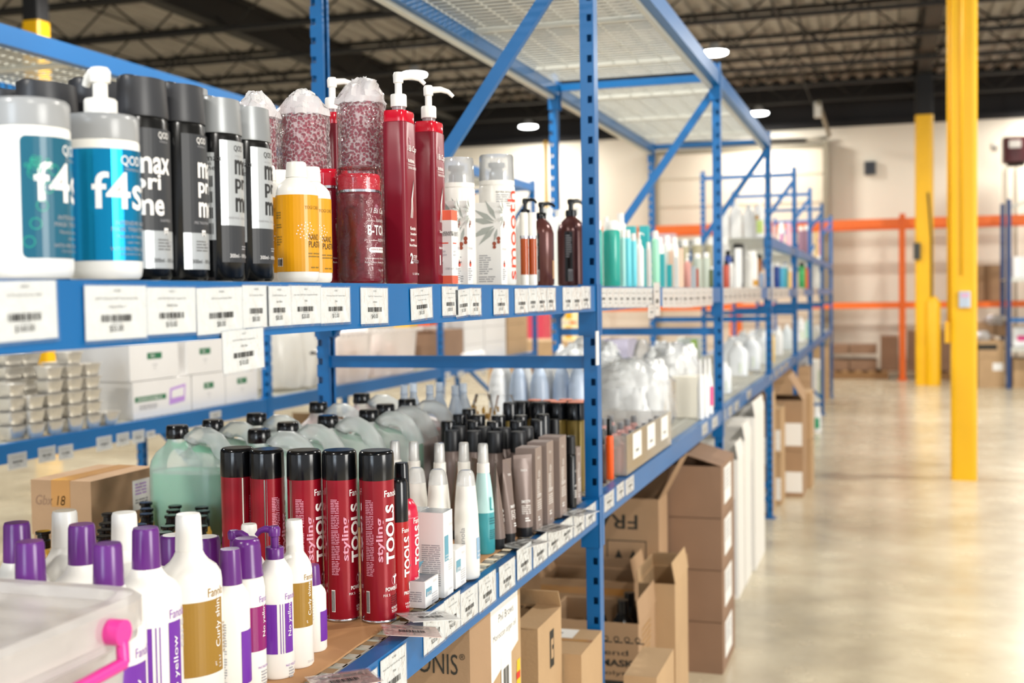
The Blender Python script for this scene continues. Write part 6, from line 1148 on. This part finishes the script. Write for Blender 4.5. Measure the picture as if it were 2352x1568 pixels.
stack(1845, 1142, .28, .5, (1035, 918), 'large brown carton in the column standing out furthest into the aisle', CARD, {'x+': (120, .2), 'x-': (150, .1)})
stack(1864, 1122, .09, .35, (1010, 900), 'thin cardboard sheet pack behind the large brown cartons', CARD2, pr_=None)
p = at(1868, 1010, Z=0); cbox((p.x-.2, p.y+.05, 0), .36, .3, .72, 'tan box beyond the large brown cartons')
q = (p.x-.25, p.y+.1, .722); bag('plastic_bag', 'grey white plastic bag lying on top of the tan box in the aisle', q, [(.002, .17, .22, 3), (.04, .2, .25, 3), (.12, .18, .22, 2.5), (.16, .08, .1)], 31, .008, mat=film('grey_bag', 'c8cad2', .85, .2, .8, 10, spec=.3))
p2 = at(1876, 995, X=-.42); p2 = at(1877, 992, Z=0); t = thing('spray_bottle', 'white bottle with green label standing out from the boxes in the aisle', 'bottle', (p2.x, p2.y, 0)); M().loft([(0, .04), (.17, .04), (.23, .02), (.27, .015)], 24).obj('body', WB, t); Lab(FY(-.042)).rect(-.02, .04, .025, .15, pm('green_label', '28a070', .4)).obj('label', t)
for i, (px, yb, yt, w_, lab, mt) in enumerate(((1893, 930, 800, .3, 'tan carton near the end of the rack, left one', CARD2), (1903, 918, 795, .25, 'tan carton near the end of the rack, right one', CARD2), (1880, 945, 828, .2, 'white carton with green stripe near the end of the rack', WBXT))):
    p = at(px, yb, Z=0); cbox((p.x-w_/2, p.y+.2, 0), w_, .4, at(px, yt, D=depth(p)).z, lab, mt, flaps={'x+': (80, .15)} if i == 1 else None, prints=(lambda t, a, b, c: Lab(FX(a/2)).rect(-b*.3, c*.2, b*.3, c*.8, GRN).obj('green_stripe', t)) if i == 2 else None)
# ================================================================ FAR END: PALLETS AND CARTONS
def pallet(x, y, w_, d, lab):
    t = thing('wooden_pallet', lab, 'pallet', (x, y, 0), 0, 'pallets along the far wall'); m = M()
    for k in range(6): m.box(-w_/2+k*(w_-.1)/5, -d/2, .11, -w_/2+k*(w_-.1)/5+.1, d/2, .13)
    m.obj('top_boards', pm('pallet_wood', 'a9855c', .8), t); m = M()
    for k in range(3): m.box(-w_/2, -d/2+k*(d-.08)/2, .0, w_/2, -d/2+k*(d-.08)/2+.08, .11)
    m.obj('stringers', pm('pallet_wood_dark', '8a6844', .8), t); return t
def farbox(x0, x1, yt, yb, Y, lab, mat, d=.7, group=None, band=None, z0=None):
    a = at(x0, yb, Y=Y); b = at(x1, yt, Y=Y); z0 = a.z if z0 is None else z0
    t = cbox(((a.x+b.x)/2, Y+d/2, z0), b.x-a.x-.01, d, b.z-z0-.004, lab, mat, group=group)
    if band: Lab(FY(-d/2)).rect(*band).obj('label', t)
    return t
pallet(-.55, 20.95, 1.15, .9, 'wooden pallet left of the orange upright'); pallet(1.1, 20.95, 1.3, .9, 'wooden pallet right of the orange upright behind the yellow columns')
for i, (x0, x1, yt, yb) in enumerate(((1908, 1950, 826, 850), (1951, 2014, 826, 850), (1908, 1950, 792, 825), (1951, 2014, 792, 825))): farbox(x0, x1, yt, yb, 20.6, 'brown carton on the left far pallet, %s' % ('lower left', 'lower right', 'upper left', 'upper right')[i], CARD3, group='cartons on the left far pallet', z0=.132 if i < 2 else .405)
for i, (x0, x1, yt) in enumerate(((2022, 2064, 772), (2084, 2150, 760), (2152, 2190, 760))): farbox(x0, x1, yt, 850, 20.6, 'brown carton on the right far pallet, %s' % ('left of the orange upright', 'behind the farther yellow column', 'between the yellow columns')[i], CARD3, z0=.132)
for i, (x0, x1, yt, yb) in enumerate(((2232, 2245, 822, 870), (2246, 2308, 822, 872), (2232, 2245, 770, 821), (2246, 2308, 782, 821))):
    farbox(x0, x1, yt, yb, 18.9, 'tan carton right of the near yellow column, %s' % ('lower left slim one', 'lower wide one', 'upper left slim one', 'upper wide one with dark print')[i], CARD2, d=.6, group='tan cartons right of the near column', z0=0.0 if i < 2 else at(2270, 822, Y=18.9).z, band=(-.18, .12, .08, .2, DKI) if i == 3 else (.02, .25, .16, .36, PAPER) if i == 1 else None)
for i, (x0, x1, yt, yb) in enumerate(((2232, 2262, 608, 690), (2263, 2300, 607, 690), (2232, 2285, 740, 770), (2286, 2318, 735, 772))): farbox(x0, x1, yt, yb, 20.5 if i < 2 else 19.6, 'film wrapped brown load at the right, %s' % ('upper left on the orange rack', 'upper right on the orange rack', 'lower left under the orange beam', 'lower right under the orange beam')[i], CARD, d=.7, group='film wrapped loads', z0=1.25 if i < 2 else None)
p = at(2287, 775, Y=19.3); tag(M().box(-.35, -.25, 0, .0, .3, p.z).obj('stacked_load', CARD3, None, (p.x, 19.75, 0)), 'brown load standing on the floor behind the tan cartons at the right', 'box')
for i, (x, y, r_) in enumerate(((2255, 765, .12), (2290, 738, .16))):
    p = at(x, y, Y=18.9 if i == 0 else 19.5); t = thing('plastic_bag', 'crumpled shiny clear film bundle on the right cartons, %s one' % ('lower', 'upper')[i], 'bag', (p.x, p.y+.2, at(2270, 782, Y=18.9).z if i == 0 else p.z-.05)); crumple([(.0, r_, r_*.8), (.06, r_*1.1, r_), (.14, r_*.7, r_*.6)], 30, film('shiny_bag', 'f4f4f4', .7, .08, .9, 12, spec=.6), 'film', t, .01, i)
# slim blue rack end at the right edge
p = at(2317, 893, Z=0); rack3 = thing('blue_shelving_rack', 'slim blue rack end at the right edge of the view', 'rack', (p.x, p.y, 0))
for (dx, dy) in ((0, 0), (0, 1.0), (2.4, 0)): M().box(dx-.03, dy-.03, 0, dx+.03, dy+.03, 2.72).obj('post', pm('dark_blue_paint', '1c3c6c', .4), rack3)
for z in (.6, 1.02, 1.6): M().box(.03, -.03, z-.06, 2.37, .03, z).obj('beam', GALV if z != 1.02 else BLUE, rack3); M().box(-.02, .03, z-.04, 2.4, .97, z-.02).obj('shelf_panel', GALV, rack3)
M().tube([(.0, 0, 2.6), (.5, .0, 2.75), (2.3, 0, 2.9)], .02, 6).obj('top_rail', GALV, rack3)
for i, (dz, mt, lab, s) in enumerate(((1.602, WB, 'white film wrapped load on the slim right rack, topmost', .3), (.602, WB, 'white and pink package on the slim right rack', .28), (0, CARD2, 'tan carton on the floor inside the slim right rack', .42))):
    t = cbox((p.x+.33, p.y+.5, dz), .5, .6, s, lab, mt); 
    if i == 1: Lab(FY(-.3)).rect(-.2, .08, .1, .16, pm('hot_pink_print', 'e8408c', .4)).obj('label', t)
# ================================================================ KEEP NEIGHBOURS FROM TOUCHING
bpy.context.view_layer.update()
def settle(zs, tol=.0008):
    L = []
    for o in list(C.objects):
        if o.parent or 'category' not in o or o['category'] not in ('bottle', 'can', 'jar', 'tube') or abs(o.location.z-zs) > .006: continue
        b = [c for c in o.children if c.name.split('.')[0] in ('body', 'liquid_half', 'bubble_wrap')]
        if not b: continue
        xs = [v.co.x for c in b for v in c.data.vertices]; ys_ = [v.co.y for c in b for v in c.data.vertices]
        wx, wy = max(xs)-min(xs), max(ys_)-min(ys_)
        if max(wx, wy) > .2: continue
        L.append((depth(o.location), (wx+wy)/4, o))
    L.sort(key=lambda q: q[0]); done = []
    for d, r, o in L:
        v = Vector((o.location.x, o.location.y, 0)).normalized(); moved = 0
        while moved < .09 and any((o.location-q.location).length < r+s+tol for s, q in done): o.location += v*.003; moved += .003
        done.append((r, o))
for z in (SZ2, SL, SZ1, SL+.001-.0035): settle(z)
